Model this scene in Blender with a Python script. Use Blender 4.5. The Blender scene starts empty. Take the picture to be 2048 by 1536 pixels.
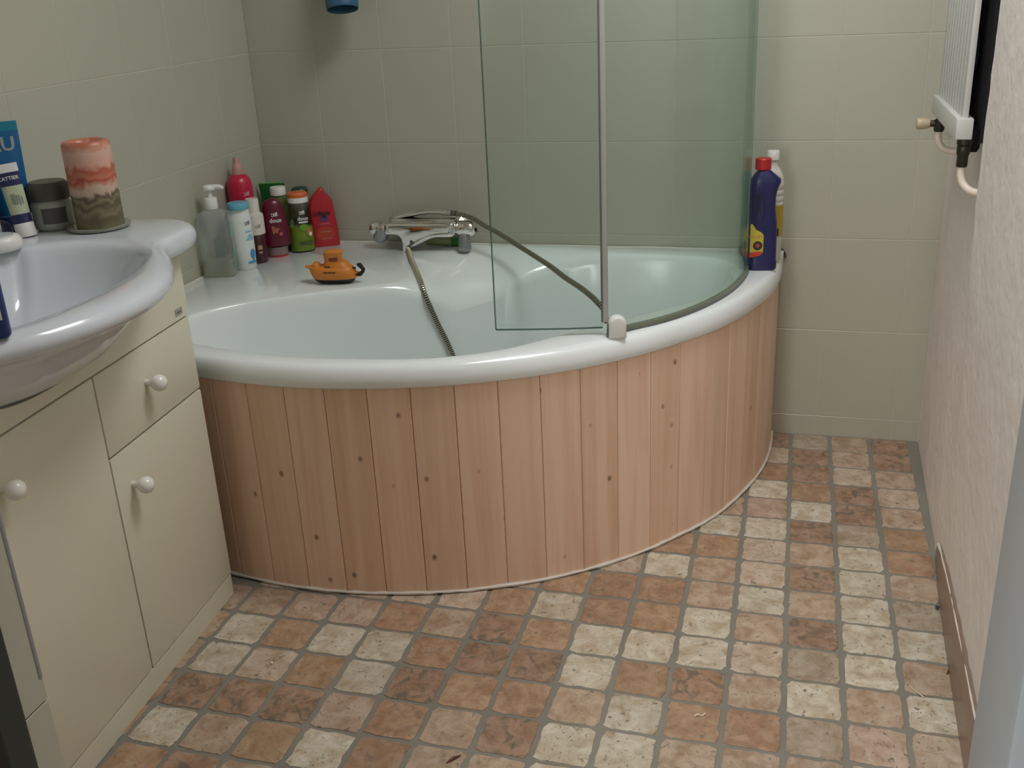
import bpy, bmesh, math, random
from mathutils import Vector, Matrix
random.seed(7)
S = bpy.context.scene
COL = S.collection
PI = math.pi

# ------------------------------------------------------------------ camera
def cam_axes(yaw, pitch, roll):
    cy, sy = math.cos(yaw), math.sin(yaw)
    fw = Vector((-sy*math.cos(pitch), cy*math.cos(pitch), -math.sin(pitch)))
    r = Vector((cy, sy, 0)); u = r.cross(fw)
    return (math.cos(roll)*r+math.sin(roll)*u, -math.sin(roll)*r+math.cos(roll)*u, fw)
cd = bpy.data.cameras.new('camera'); cam = bpy.data.objects.new('camera', cd); COL.objects.link(cam)
r_, u_, f_ = cam_axes(0.27396765, 0.37805831, -0.0477029)
m = Matrix.Identity(4)
for i in range(3):
    m[i][0], m[i][1], m[i][2] = r_[i], u_[i], -f_[i]
m[0][3], m[1][3], m[2][3] = 1.49730, -2.74898, 1.23957
cam.matrix_world = m
cd.sensor_width = 36.0; cd.lens = 2055.62/2048*36.0; cd.clip_start = 0.02
S.camera = cam

# ------------------------------------------------------------------ light
w = bpy.data.worlds.new('world'); S.world = w; w.use_nodes = True
w.node_tree.nodes['Background'].inputs[0].default_value = (0.75, 0.85, 1.0, 1)
w.node_tree.nodes['Background'].inputs[1].default_value = 0.15
def area(name, loc, target, sx, sy, power, col):
    l = bpy.data.lights.new(name, 'AREA'); l.shape = 'RECTANGLE'; l.size = sx; l.size_y = sy
    l.energy = power; l.color = col
    o = bpy.data.objects.new(name, l); COL.objects.link(o); o.location = loc
    o.rotation_euler = (Vector(target)-Vector(loc)).to_track_quat('-Z', 'Y').to_euler()
    return o
SKYL = (1.45, -0.95, 2.40)          # centre of the roof window
area('skylight_daylight', (SKYL[0], SKYL[1], 2.43), (SKYL[0], SKYL[1], 0), 0.56, 0.60, 17.0, (0.99, 0.99, 1.0))
area('corridor_fill', (0.52, -3.75, 1.45), (1.2, -1.2, 0.6), 0.8, 1.2, 32.0, (1.0, 0.985, 0.95))  # added fill light behind the camera; no source is seen in the corridor
S.view_settings.view_transform = 'Standard'; S.view_settings.look = 'None'
S.view_settings.exposure = 0.14; S.view_settings.gamma = 1.0
try: S.view_settings.use_curve_mapping = False
except Exception: pass

# ------------------------------------------------------------------ materials
def lin(h):
    h = h.lstrip('#'); out = []
    for i in (0, 2, 4):
        c = int(h[i:i+2], 16)/255.0
        out.append(c/12.92 if c <= .04045 else ((c+.055)/1.055)**2.4)
    return tuple(out)
def C(c): return lin(c) if isinstance(c, str) else tuple(c)
def mat(name, col, rough=0.4, metal=0.0, bump=0, bscale=60, vary=0.0, vscale=8, spec=0.5, coat=0.0, trans=0.0, alpha=1.0, sss=0):
    m = bpy.data.materials.new(name); m.use_nodes = True
    nt = m.node_tree; b = nt.nodes['Principled BSDF']; c = C(col)
    b.inputs['Base Color'].default_value = (*c, 1); b.inputs['Roughness'].default_value = rough
    b.inputs['Metallic'].default_value = metal; b.inputs['Specular IOR Level'].default_value = spec
    b.inputs['Coat Weight'].default_value = coat; b.inputs['Coat Roughness'].default_value = 0.1
    b.inputs['Transmission Weight'].default_value = trans; b.inputs['Alpha'].default_value = alpha
    if sss:
        b.inputs['Subsurface Weight'].default_value = sss; b.inputs['Subsurface Radius'].default_value = (.01, .006, .004)
    tc = nt.nodes.new('ShaderNodeTexCoord')
    if vary:
        n = nt.nodes.new('ShaderNodeTexNoise'); n.inputs['Scale'].default_value = vscale; n.inputs['Detail'].default_value = 4
        nt.links.new(tc.outputs['Object'], n.inputs['Vector'])
        mx = nt.nodes.new('ShaderNodeMix'); mx.data_type = 'RGBA'
        mx.inputs[6].default_value = (*[x*(1-vary) for x in c], 1); mx.inputs[7].default_value = (*[min(1, x*(1+vary)) for x in c], 1)
        nt.links.new(n.outputs['Fac'], mx.inputs[0]); nt.links.new(mx.outputs[2], b.inputs['Base Color'])
    if bump:
        n = nt.nodes.new('ShaderNodeTexNoise'); n.inputs['Scale'].default_value = bscale; n.inputs['Detail'].default_value = 5
        nt.links.new(tc.outputs['Object'], n.inputs['Vector'])
        bp = nt.nodes.new('ShaderNodeBump'); bp.inputs['Strength'].default_value = bump; bp.inputs['Distance'].default_value = 0.004
        nt.links.new(n.outputs['Fac'], bp.inputs['Height']); nt.links.new(bp.outputs['Normal'], b.inputs['Normal'])
    return m

def glass_mat(name, tint, edge_power=1.0, gloss=0.05, haze=0.0):
    """thin clear pane: tinted transmission (deeper tint at grazing angles) plus Fresnel reflection"""
    m = bpy.data.materials.new(name); m.use_nodes = True; nt = m.node_tree; nt.nodes.clear()
    out = nt.nodes.new('ShaderNodeOutputMaterial'); mix = nt.nodes.new('ShaderNodeMixShader')
    tr = nt.nodes.new('ShaderNodeBsdfTransparent'); gl = nt.nodes.new('ShaderNodeBsdfGlossy'); gl.inputs['Roughness'].default_value = gloss
    lw = nt.nodes.new('ShaderNodeLayerWeight'); lw.inputs['Blend'].default_value = 0.5
    p5 = nt.nodes.new('ShaderNodeMath'); p5.operation = 'POWER'; p5.inputs[1].default_value = 5.0; nt.links.new(lw.outputs['Facing'], p5.inputs[0])
    fr = nt.nodes.new('ShaderNodeMath'); fr.operation = 'MULTIPLY_ADD'; fr.inputs[1].default_value = .5; fr.inputs[2].default_value = .022; nt.links.new(p5.outputs[0], fr.inputs[0])
    mx = nt.nodes.new('ShaderNodeMix'); mx.data_type = 'RGBA'
    pw = nt.nodes.new('ShaderNodeMath'); pw.operation = 'POWER'; pw.inputs[1].default_value = 3.0
    nt.links.new(lw.outputs['Facing'], pw.inputs[0]); nt.links.new(pw.outputs[0], mx.inputs[0])
    mx.inputs[6].default_value = (*tint, 1); mx.inputs[7].default_value = (*[t**(2+4*edge_power) for t in tint], 1)
    nt.links.new(mx.outputs[2], tr.inputs['Color'])
    nt.links.new(fr.outputs[0], mix.inputs[0]); nt.links.new(tr.outputs[0], mix.inputs[1]); nt.links.new(gl.outputs[0], mix.inputs[2])
    if haze:                                            # cloudy plastic: a little plain diffuse
        df = nt.nodes.new('ShaderNodeBsdfDiffuse'); df.inputs['Color'].default_value = (*tint, 1)
        m2 = nt.nodes.new('ShaderNodeMixShader'); m2.inputs[0].default_value = haze
        nt.links.new(mix.outputs[0], m2.inputs[1]); nt.links.new(df.outputs[0], m2.inputs[2]); nt.links.new(m2.outputs[0], out.inputs[0])
    else: nt.links.new(mix.outputs[0], out.inputs[0])
    return m

MT = {}
MT['wall_tile'] = mat('glazed_wall_tile', (0.432, 0.426, 0.345), 0.33, bump=0.06, bscale=9, vary=0.03, vscale=3)
MT['wall_grout'] = mat('pale_wall_grout', (0.50, 0.48, 0.41), 0.9, bump=0.3, bscale=200)
MT['plaster'] = mat('rough_cream_plaster', (0.74, 0.69, 0.65), 0.8, bump=0.9, bscale=28, vary=0.06, vscale=6)
MT['ceiling'] = mat('ceiling_paint', (0.72, 0.71, 0.67), 0.9, bump=0.1)
MT['grout'] = mat('grey_floor_grout', (0.23, 0.217, 0.182), 0.6, bump=0.25, bscale=150, vary=0.30, vscale=5)
MT['acrylic'] = mat('white_acrylic', (0.82, 0.86, 0.86), 0.15, coat=0.5)
MT['ceramic'] = mat('white_ceramic', (0.62, 0.66, 0.71), 0.14, coat=0.4)
MT['laminate'] = mat('cream_laminate', (0.66, 0.645, 0.51), 0.34, vary=0.02, vscale=2)
MT['dark_gap'] = mat('dark_gap', (0.05, 0.045, 0.035), 0.9)
MT['chrome'] = mat('chrome', (0.78, 0.77, 0.75), 0.09, metal=1.0)
MT['dark_chrome'] = mat('dark_chrome', (0.20, 0.19, 0.17), 0.3, metal=0.8)
MT['grey_metal'] = mat('satin_grey_metal', (0.33, 0.34, 0.35), 0.35, metal=0.7)
MT['white_knob'] = mat('white_porcelain_knob', (0.80, 0.78, 0.74), 0.2, coat=0.3)
MT['white_plastic'] = mat('white_plastic', (0.76, 0.75, 0.72), 0.35)
MT['silicone'] = mat('white_sealant', (0.70, 0.66, 0.59), 0.5, bump=0.4, bscale=80)
MT['mould'] = mat('brown_mould', (0.05, 0.03, 0.02), 0.9)
MT['glass'] = glass_mat('green_tinted_glass', (0.94, 0.972, 0.958), .75, .12)
MT['glass_edge'] = mat('glass_edge_green', (0.10, 0.17, 0.15), 0.2, trans=0.3)
MT['seal'] = mat('grey_pvc_seal', (0.46, 0.46, 0.44), 0.35)
MT['seal_dark'] = mat('dark_grey_seal', (0.13, 0.14, 0.14), 0.4)
MT['seal_olive'] = mat('olive_grey_seal', (0.20, 0.215, 0.16), 0.35)
MT['rad_white'] = mat('radiator_enamel', (0.56, 0.56, 0.54), 0.35)
MT['bronze'] = mat('dark_bronze_valve', (0.035, 0.032, 0.022), 0.45, metal=0.5)
MT['valve_knob'] = mat('yellowed_knob', (0.50, 0.40, 0.26), 0.4)
MT['pipe'] = mat('cream_painted_pipe', (0.70, 0.60, 0.52), 0.45)
MT['cloth_black'] = mat('black_cloth', (0.008, 0.008, 0.010), 0.95, bump=0.5, bscale=90)
MT['cloth_highlight'] = mat('navy_highlight', (0.03, 0.07, 0.14), 0.95, bump=0.5, bscale=90)
MT['frame_blue'] = mat('pale_grey_blue_gloss_paint', (0.31, 0.345, 0.37), 0.4, vary=0.05, vscale=3)
MT['frame_dark'] = mat('dark_green_paint', (0.018, 0.026, 0.024), 0.5)
MT['black'] = mat('black_paint', (0.006, 0.006, 0.006), 0.6)
MT['skirting'] = mat('brown_tile_skirting', (0.24, 0.165, 0.125), 0.35, vary=0.15, vscale=9)
MT['label_white'] = mat('printed_white', (0.74, 0.74, 0.72), 0.5)
MT['label_grey'] = mat('printed_grey', (0.16, 0.15, 0.16), 0.5)

def floor_tile_mat():
    m = bpy.data.materials.new('worn_stone_look_tile'); m.use_nodes = True; nt = m.node_tree; b = nt.nodes['Principled BSDF']
    N = nt.nodes.new; L = nt.links.new
    oi = N('ShaderNodeObjectInfo'); geo = N('ShaderNodeNewGeometry')
    def noise(scale, det=5, rough=.6, dist=0):
        n = N('ShaderNodeTexNoise'); n.inputs['Scale'].default_value = scale; n.inputs['Detail'].default_value = det
        n.inputs['Roughness'].default_value = rough; n.inputs['Distortion'].default_value = dist
        L(geo.outputs['Position'], n.inputs['Vector']); return n
    def ramp(src, a, bb):
        r = N('ShaderNodeMapRange'); r.inputs[1].default_value = a; r.inputs[2].default_value = bb; L(src, r.inputs[0]); return r.outputs[0]
    def mix(fac, c1, c2, bt='MIX'):
        x = N('ShaderNodeMix'); x.data_type = 'RGBA'; x.blend_type = bt
        for s, v in ((0, fac), (6, c1), (7, c2)):
            if hasattr(v, 'is_linked') or hasattr(v, 'links'): L(v, x.inputs[s])
            elif s == 0: x.inputs[0].default_value = v
            else: x.inputs[s].default_value = (*v, 1)
        return x.outputs[2]
    base = oi.outputs['Color']
    # fine wear blotches: pinker / greyer patches
    n1 = noise(26, 6, .65, .6); c = mix(ramp(n1.outputs['Fac'], .36, .66), base, (0.66, 0.55, 0.45), 'MULTIPLY')
    n2 = noise(60, 5, .7, .3); f2 = N('ShaderNodeMath'); f2.operation = 'MULTIPLY'; f2.inputs[1].default_value = 0.62
    L(ramp(n2.outputs['Fac'], .55, .75), f2.inputs[0]); c = mix(f2.outputs[0], c, (0.34, 0.28, 0.21))
    n4 = noise(34, 4, .6, 1.2); f4 = N('ShaderNodeMath'); f4.operation = 'MULTIPLY'; f4.inputs[1].default_value = 0.6
    L(ramp(n4.outputs['Fac'], .50, .64), f4.inputs[0])
    L(oi.outputs['Alpha'], f4.inputs[1]); c = mix(f4.outputs[0], c, (0.135, 0.115, 0.085))      # dark stain on the browner tiles
    n3 = noise(95, 4, .65, .8); f3 = ramp(n3.outputs['Fac'], .60, .66); c = mix(f3, c, (0.20, 0.165, 0.125))   # pits
    L(c, b.inputs['Base Color']); b.inputs['Roughness'].default_value = 0.5; b.inputs['Specular IOR Level'].default_value = 0.4
    bp = N('ShaderNodeBump'); bp.inputs['Strength'].default_value = 0.35; bp.inputs['Distance'].default_value = 0.002
    L(n2.outputs['Fac'], bp.inputs['Height']); L(bp.outputs['Normal'], b.inputs['Normal'])
    return m
MT['floor_tile'] = floor_tile_mat()

def pine_mat():
    m = bpy.data.materials.new('clear_varnished_pine'); m.use_nodes = True; nt = m.node_tree; b = nt.nodes['Principled BSDF']
    N = nt.nodes.new; L = nt.links.new
    oi = N('ShaderNodeObjectInfo'); tc = N('ShaderNodeTexCoord')
    off = N('ShaderNodeVectorMath'); off.operation = 'MULTIPLY_ADD'
    cx = N('ShaderNodeCombineXYZ'); 
    for i in range(3): L(oi.outputs['Random'], cx.inputs[i])
    off.inputs[1].default_value = (37, 11, 53); L(cx.outputs[0], off.inputs[0]); L(tc.outputs['Object'], off.inputs[2])
    mp = N('ShaderNodeMapping'); mp.inputs['Scale'].default_value = (42, 20, 1.6); L(off.outputs[0], mp.inputs[0])
    n = N('ShaderNodeTexNoise'); n.inputs['Scale'].default_value = 1.0; n.inputs['Detail'].default_value = 4; n.inputs['Distortion'].default_value = 0.4
    L(mp.outputs[0], n.inputs['Vector'])
    r = N('ShaderNodeMapRange'); r.inputs[1].default_value = .42; r.inputs[2].default_value = .75; L(n.outputs['Fac'], r.inputs[0])
    x = N('ShaderNodeMix'); x.data_type = 'RGBA'; L(r.outputs[0], x.inputs[0]); L(oi.outputs['Color'], x.inputs[6])
    dk = N('ShaderNodeMix'); dk.data_type = 'RGBA'; dk.blend_type = 'MULTIPLY'; dk.inputs[0].default_value = 1; L(oi.outputs['Color'], dk.inputs[6]); dk.inputs[7].default_value = (.86, .76, .67, 1)
    L(dk.outputs[2], x.inputs[7])
    # knots: sparse cells in (across, up) space
    mk = N('ShaderNodeMapping'); mk.inputs['Scale'].default_value = (14.0, 0.0, 10.5); L(off.outputs[0], mk.inputs[0])
    v = N('ShaderNodeTexVoronoi'); v.inputs['Scale'].default_value = 1.0; v.inputs['Randomness'].default_value = 1.0; L(mk.outputs[0], v.inputs['Vector'])
    gate = N('ShaderNodeSeparateColor'); L(v.outputs['Color'], gate.inputs[0])
    g2 = N('ShaderNodeMath'); g2.operation = 'GREATER_THAN'; g2.inputs[1].default_value = .12; L(gate.outputs[0], g2.inputs[0])
    kr = N('ShaderNodeMapRange'); kr.inputs[1].default_value = .10; kr.inputs[2].default_value = .035; L(v.outputs['Distance'], kr.inputs[0])
    km = N('ShaderNodeMath'); km.operation = 'MULTIPLY'; L(kr.outputs[0], km.inputs[0]); L(g2.outputs[0], km.inputs[1])
    km2 = N('ShaderNodeMath'); km2.operation = 'MULTIPLY'; km2.inputs[1].default_value = .8; L(km.outputs[0], km2.inputs[0])
    x2 = N('ShaderNodeMix'); x2.data_type = 'RGBA'; L(km2.outputs[0], x2.inputs[0]); L(x.outputs[2], x2.inputs[6]); x2.inputs[7].default_value = (.13, .065, .04, 1)
    L(x2.outputs[2], b.inputs['Base Color']); b.inputs['Roughness'].default_value = .42
    return m
MT['pine'] = pine_mat()

# ------------------------------------------------------------------ mesh helpers
class G:
    """collects geometry, becomes ONE mesh object"""
    def __init__(s): s.v = []; s.f = []
    def add(s, v, f, M=None):
        o = len(s.v); s.v += [tuple(M @ Vector(p)) if M else tuple(p) for p in v]; s.f += [tuple(i+o for i in q) for q in f]; return s
    def box(s, c, d, bev=0.0, M=None, seg=2):
        bm = bmesh.new(); bmesh.ops.create_cube(bm, size=1)
        bmesh.ops.scale(bm, vec=d, verts=bm.verts)
        if bev: bmesh.ops.bevel(bm, geom=bm.edges[:], offset=bev, segments=seg, affect='EDGES', profile=.6)
        bmesh.ops.translate(bm, vec=c, verts=bm.verts)
        bm.verts.ensure_lookup_table(); bm.verts.index_update()
        s.add([v.co[:] for v in bm.verts], [[v.index for v in f.verts] for f in bm.faces], M); bm.free(); return s
    def loft(s, rings, cap0=True, cap1=True, M=None, closed=True):
        n = len(rings[0]); v = [p for r in rings for p in r]; f = []
        for a in range(len(rings)-1):
            for i in range(n if closed else n-1):
                j = (i+1) % n
                f.append((a*n+i, a*n+j, (a+1)*n+j, (a+1)*n+i))
        if cap0: f.append(tuple(reversed(range(n))))
        if cap1: f.append(tuple(range((len(rings)-1)*n, len(rings)*n)))
        return s.add(v, f, M)
    def lathe(s, prof, c=(0, 0, 0), n=32, sx=1.0, sy=1.0, p=2.0, M=None):
        """profile [(r,z)]; sx, sy squash the section; p>2 squares it"""
        rings = []
        for r, z in prof:
            ring = []
            for k in range(n):
                a = 2*PI*k/n; ca, sa = math.cos(a), math.sin(a)
                q = (abs(ca)**p+abs(sa)**p)**(-1/p)
                ring.append((c[0]+r*sx*ca*q, c[1]+r*sy*sa*q, c[2]+z))
            rings.append(ring)
        return s.loft(rings, M=M)
    def tube(s, pts, r, n=12, cap=True, M=None):
        pts = [Vector(p) for p in pts]; rings = []; up = None
        for i, p in enumerate(pts):
            t = (pts[min(i+1, len(pts)-1)]-pts[max(i-1, 0)]).normalized()
            if up is None: up = t.orthogonal().normalized()
            up = (up-t*up.dot(t)).normalized(); b = t.cross(up); rr = r[i] if isinstance(r, (list, tuple)) else r
            rings.append([tuple(p+(up*math.cos(2*PI*k/n)+b*math.sin(2*PI*k/n))*rr) for k in range(n)])
        return s.loft(rings, cap, cap, M)
    def sphere(s, c, r, M=None, n=16):
        r = r if isinstance(r, (tuple, list)) else (r, r, r)
        rings = []
        for i in range(n//2+1):
            th = PI*i/(n//2); z = -math.cos(th); q = max(math.sin(th), 1e-3)
            rings.append([(c[0]+r[0]*q*math.cos(2*PI*k/n), c[1]+r[1]*q*math.sin(2*PI*k/n), c[2]+r[2]*z) for k in range(n)])
        return s.loft(rings, M=M)
    def prism(s, poly, lo, hi, axis='z', M=None):
        """poly extruded; axis z: poly in xy, y: poly in xz, x: poly in yz"""
        def P(p, h): return {'z': (p[0], p[1], h), 'y': (p[0], h, p[1]), 'x': (h, p[0], p[1])}[axis]
        return s.loft([[P(p, lo) for p in poly], [P(p, hi) for p in poly]], M=M)
    def done(s, name, material, parent=None, smooth=35, col=None):
        me = bpy.data.meshes.new(name); me.from_pydata(s.v, [], s.f)
        bm = bmesh.new(); bm.from_mesh(me); bmesh.ops.recalc_face_normals(bm, faces=bm.faces); bm.to_mesh(me); bm.free()
        me.materials.append(MT[material] if isinstance(material, str) else material)
        if smooth:
            me.shade_smooth(); me.set_sharp_from_angle(angle=math.radians(smooth))
        return link(name, me, parent, col)
def link(name, me, parent=None, col=None, loc=None):
    o = bpy.data.objects.new(name, me); COL.objects.link(o)
    if parent: o.parent = parent
    if col: o.color = col
    if loc: o.location = loc
    return o
def tag(o, label, cat, group=None):
    o['label'] = label; o['category'] = cat
    if group: o['group'] = group
    return o
def thing(name, label, cat, loc=(0, 0, 0), rotz=0.0, group=None):
    o = bpy.data.objects.new(name, None); o.empty_display_size = .05; COL.objects.link(o)
    o.location = loc; o.rotation_euler = (0, 0, rotz); return tag(o, label, cat, group)
def struct(o): o['kind'] = 'structure'; return o
def spline(pts, n=8, closed=False):
    P = [Vector(p) for p in pts]; N = len(P); out = []
    for i in range(N if closed else N-1):
        a, b, c, d = (P[(i-1) % N], P[i], P[(i+1) % N], P[(i+2) % N]) if closed else (P[max(i-1, 0)], P[i], P[i+1], P[min(i+2, N-1)])
        for k in range(n):
            t = k/n
            out.append(.5*((2*b)+(c-a)*t+(2*a-5*b+4*c-d)*t*t+(3*b-a-3*c+d)*t**3))
    if not closed: out.append(P[-1])
    return out
def text_geo(txt, size, bold=0.0):
    cu = bpy.data.curves.new('lettering', 'FONT'); cu.body = txt; cu.size = size; cu.align_x = 'CENTER'; cu.align_y = 'CENTER'
    cu.offset = bold; cu.resolution_u = 2
    o = bpy.data.objects.new('lettering', cu); COL.objects.link(o)
    dg = bpy.context.evaluated_depsgraph_get(); me = bpy.data.meshes.new_from_object(o.evaluated_get(dg))
    v = [p.co.copy() for p in me.vertices]; f = [tuple(q.vertices) for q in me.polygons]
    bpy.data.objects.remove(o); bpy.data.curves.remove(cu); bpy.data.meshes.remove(me)
    return v, f
def wrap_print(items, name, material, parent, rad, ang, zc, sx=1.0, sy=1.0, lift=.0006, p=2.0):
    """lay flat print (list of (verts,faces,dx,dz)) round a bottle of radius rad (number or f(z)) at angle ang from -y towards +x"""
    g = G()
    for v, f, dx, dz in items:
        vv = []
        for q in v:
            z = zc+dz+q[1]; R = rad(z) if callable(rad) else rad
            a = ang+(dx+q[0])/R-PI/2
            ca, sa = math.cos(a), math.sin(a); k = (abs(ca)**p+abs(sa)**p)**(-1/p)
            vv.append(((R*sx*k+lift)*ca, (R*sy*k+lift)*sa, z))
        g.add(vv, f)
    return g.done(name, material, parent, smooth=0)
def quad(wd, h, n=8):
    v = []; f = []
    for i in range(n+1):
        x = -wd/2+wd*i/n; v += [(x, -h/2), (x, h/2)]
    for i in range(n): f.append((2*i, 2*i+2, 2*i+3, 2*i+1))
    return v, f
def disc(rx, rz, n=20):
    v = [(rx*math.cos(2*PI*k/n), rz*math.sin(2*PI*k/n)) for k in range(n)]; return v, [tuple(range(n))]
def blobs(txt, size, wob=0.0, bold=0.0):
    v, f = text_geo(txt, size, bold); return [(q[0], q[1]) for q in v], f

# ------------------------------------------------------------------ room shell
H = 2.40
WX = 1.872                                    # right wall at the far corner
_tile_cache = {}
def wall_tile_mesh(wd, h):
    k = (round(wd, 3), round(h, 3))
    if k not in _tile_cache:
        g = G().box((0, 0, 0), (wd-.0022, .008, h-.0022), .0007, seg=1)
        o = g.done('tile', 'wall_tile', smooth=0); _tile_cache[k] = o.data; bpy.data.objects.remove(o)
    return _tile_cache[k]
ROWS = [0.0, 0.062]+[0.3135+.2517*k for k in range(0, 9)]
ROWS[-1] = H
def tile_wall(base, us, place, skip):
    for a in range(len(us)-1):
        for r in range(len(ROWS)-1):
            u0, u1, z0, z1 = us[a], us[a+1], ROWS[r], ROWS[r+1]
            if skip(u0, u1, z0, z1): continue
            o = link('tile', wall_tile_mesh(u1-u0, z1-z0), base)
            place(o, (u0+u1)/2, (z0+z1)/2)
wb = struct(G().box((.93, .0508, H/2), (2.1, .10, H)).done('wall_back', 'wall_grout', smooth=0))
def put_back(o, u, z): o.location = (u, .004, z)
tile_wall(wb, [0, .2, .4, .6, .8, 1.0, 1.2, 1.4, 1.6, 1.8, WX], put_back, lambda a, b, c, d: b < 1.41 and d < .5)
wl = struct(G().box((-.0508, -1.05, H/2), (.10, 2.1, H)).done('wall_left', 'wall_grout', smooth=0))
def put_left(o, u, z): o.location = (-.004, -u, z); o.rotation_euler = (0, 0, PI/2)
tile_wall(wl, [.195*k if k < 2 else .195+.1985*(k-1) for k in range(0, 10)]+[2.10], put_left, lambda a, b, c, d: d < .5)

# right wall: old plaster, recessed behind the radiator, proud and chipped at its near corner
def wall_right_x(y, z):
    base = 1.874+.030*y
    near = base+(.000 if z < .3 else -.009*min(1, (z-.3)/.35))
    far = base+(WX+.001-base)*min(1, max(0, (z-.05)/.5))
    e = .010+.22*max(0, min(1, (.78-z)/.35))            # width of the step: crisp above, melting away below
    t = max(0, min(1, (-.60-y)/e+.5)); t = t*t*(3-2*t)
    return far*(1-t)+near*t
def build_right():
    ys = [0.02, 0]; y = 0
    while y > -2.10:
        st = .006 if -.66 < y < -.54 else .03
        y -= st; ys.append(y)
    zs = [H*k/70 for k in range(71)]
    g = G(); rnd = random.Random(3)
    amp = [[rnd.uniform(-1, 1) for _ in zs] for _ in ys]
    v = [(wall_right_x(yy, zz)+.0012*amp[i][j]*(1 if zz > .02 else 0), yy, zz) for i, yy in enumerate(ys) for j, zz in enumerate(zs)]
    n = len(zs); f = [(i*n+j, i*n+j+1, (i+1)*n+j+1, (i+1)*n+j) for i in range(len(ys)-1) for j in range(n-1)]
    g.add(v, f)
    me = g.done('wall_right', 'plaster', smooth=50)
    return struct(me)
wr = build_right()
struct(G().box((1.98, -1.05, H/2), (.16, 2.12, H)).done('wall_right_core', 'plaster', smooth=0))
# corridor the photographer stands in
struct(G().box((.3985, -2.121, H/2), (.881, .041, H)).done('wall_front_left', 'wall_grout', smooth=0))
wfl = bpy.data.objects['wall_front_left']
for r in range(len(ROWS)-1):                           # tiled return of the doorway
    z0, z1 = ROWS[r]+.31, min(H, ROWS[r+1]+.31)
    if z1-z0 < .02: continue
    g = G().box((.8415, -2.121, (z0+z1)/2), (.006, .043, z1-z0-.0016), .0006, seg=1)
    g.done('tile', 'wall_tile', wfl, smooth=0)
struct(G().box((.8425, -2.1015, H*.62), (.006, .005, H*.70), .002).done('trim_3', mat('blue_grey_corner_bead', (.27, .28, .31), .3)))
struct(G().box((.40, -2.16, H/2), (.92, .032, H), .003).done('trim_1', 'frame_dark', smooth=0))
struct(G().box((.25, -2.20, H/2), (1.22, .05, H)).done('door_1', 'black', smooth=0))
struct(G().box((1.83, -2.15, H/2), (.374, .10, H), .006).done('trim_2', 'frame_blue'))
struct(G().box((2.35, -2.30, H/2), (.7, .30, H)).done('wall_front_right', 'plaster', smooth=0))
struct(G().box((-.45, -3.2, H/2), (.1, 2.1, H)).done('wall_corridor_left', 'plaster', smooth=0))
struct(G().box((2.75, -3.2, H/2), (.1, 2.1, H)).done('wall_corridor_right', 'plaster', smooth=0))
struct(G().box((1.15, -4.3, H/2), (3.4, .1, H)).done('wall_corridor_end', 'plaster', smooth=0))
def build_ceiling():
    x0, x1, y0, y1 = SKYL[0]-.29, SKYL[0]+.29, SKYL[1]-.31, SKYL[1]+.31
    g = G(); X = [-.6, x0, x1, 2.9]; Y = [-4.4, y0, y1, .15]
    for i in range(3):
        for j in range(3):
            if i == 1 and j == 1: continue
            g.box(((X[i]+X[i+1])/2, (Y[j]+Y[j+1])/2, H+.06), (X[i+1]-X[i], Y[j+1]-Y[j], .12))
    for cx_, cy_, dx_, dy_ in ((x0-.02, SKYL[1], .04, .70), (x1+.02, SKYL[1], .04, .70), (SKYL[0], y0-.02, .58, .04), (SKYL[0], y1+.02, .58, .04)):
        g.box((cx_, cy_, H+.26), (dx_, dy_, .30))
    return struct(g.done('ceiling', 'ceiling', smooth=0))
build_ceiling()

# ------------------------------------------------------------------ floor with its tiles
fl = struct(G().box((1.1, -2.15, -.05), (3.9, 4.4, .10)).done('floor', 'grout', smooth=0))
def floor_tile_mesh(seed):
    rnd = random.Random(seed); hw = .0480; pts = []
    n = 7; rad = .009
    for side in range(4):
        for k in range(n):
            t = -1+2*k/n
            x, y = hw*t, -hw
            cut = max(0, abs(t)-(1-rad/hw*1.0))*hw*.6
            y += cut + rnd.uniform(0, .0022)*(1 if rnd.random() < .75 else 2.0)
            for _ in range(side): x, y = -y, x
            pts.append((x, y))
    g = G(); inner = [(p[0]*.975, p[1]*.975) for p in pts]
    g.loft([[(p[0], p[1], 0) for p in pts], [(p[0], p[1], .0011) for p in pts], [(p[0], p[1], .0018) for p in inner]], cap0=False)
    o = g.done('tile', 'floor_tile', smooth=0); me = o.data; bpy.data.objects.remove(o); return me
FT = [floor_tile_mesh(k) for k in range(10)]
PAL = {'W': ((.64, .595, .485), .06), 'L': ((.60, .50, .40), .08), 'T': ((.52, .405, .305), .15), 'O': ((.475, .325, .21), .2), 'R': ((.46, .30, .20), .40),
       'B': ((.42, .28, .195), .80), 'G': ((.47, .40, .315), .15), 'P': ((.58, .45, .36), .08)}
# rows from the back wall forward; columns -12 .. 2  ('.' = under the bath or the cabinet)
TILES = {
 -4: '..........BBGTB', -3: '..........BLBTB', -2: '..........BRBLT', -1: '.........LRWOBL', 0: '.........TTPWBT',
  1: '........TOWWBGO', 2: '.......TROOLTWO', 3: '.....TTTLWTLBWT', 4: '...TTTTORRTWTWG', 5: '.LPPLLOWROWTBWW',
  6: 'TTPPRTBOWWWLGWT', 7: 'TWOWWRBBWOBTWTW', 8: 'TWLOWBORTWORGPL', 9: 'RBBBPRTBWWTTTLW', 10: 'OWTOWRTTWOPWTOL',
  11: 'TOBTORWPOTWTLWP', 12: 'WTORWTLBWOTPWTO', 13: 'TLWBTOWRPWLTBWO', 14: 'OWTPBWORLTWOTWP'}
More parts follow.
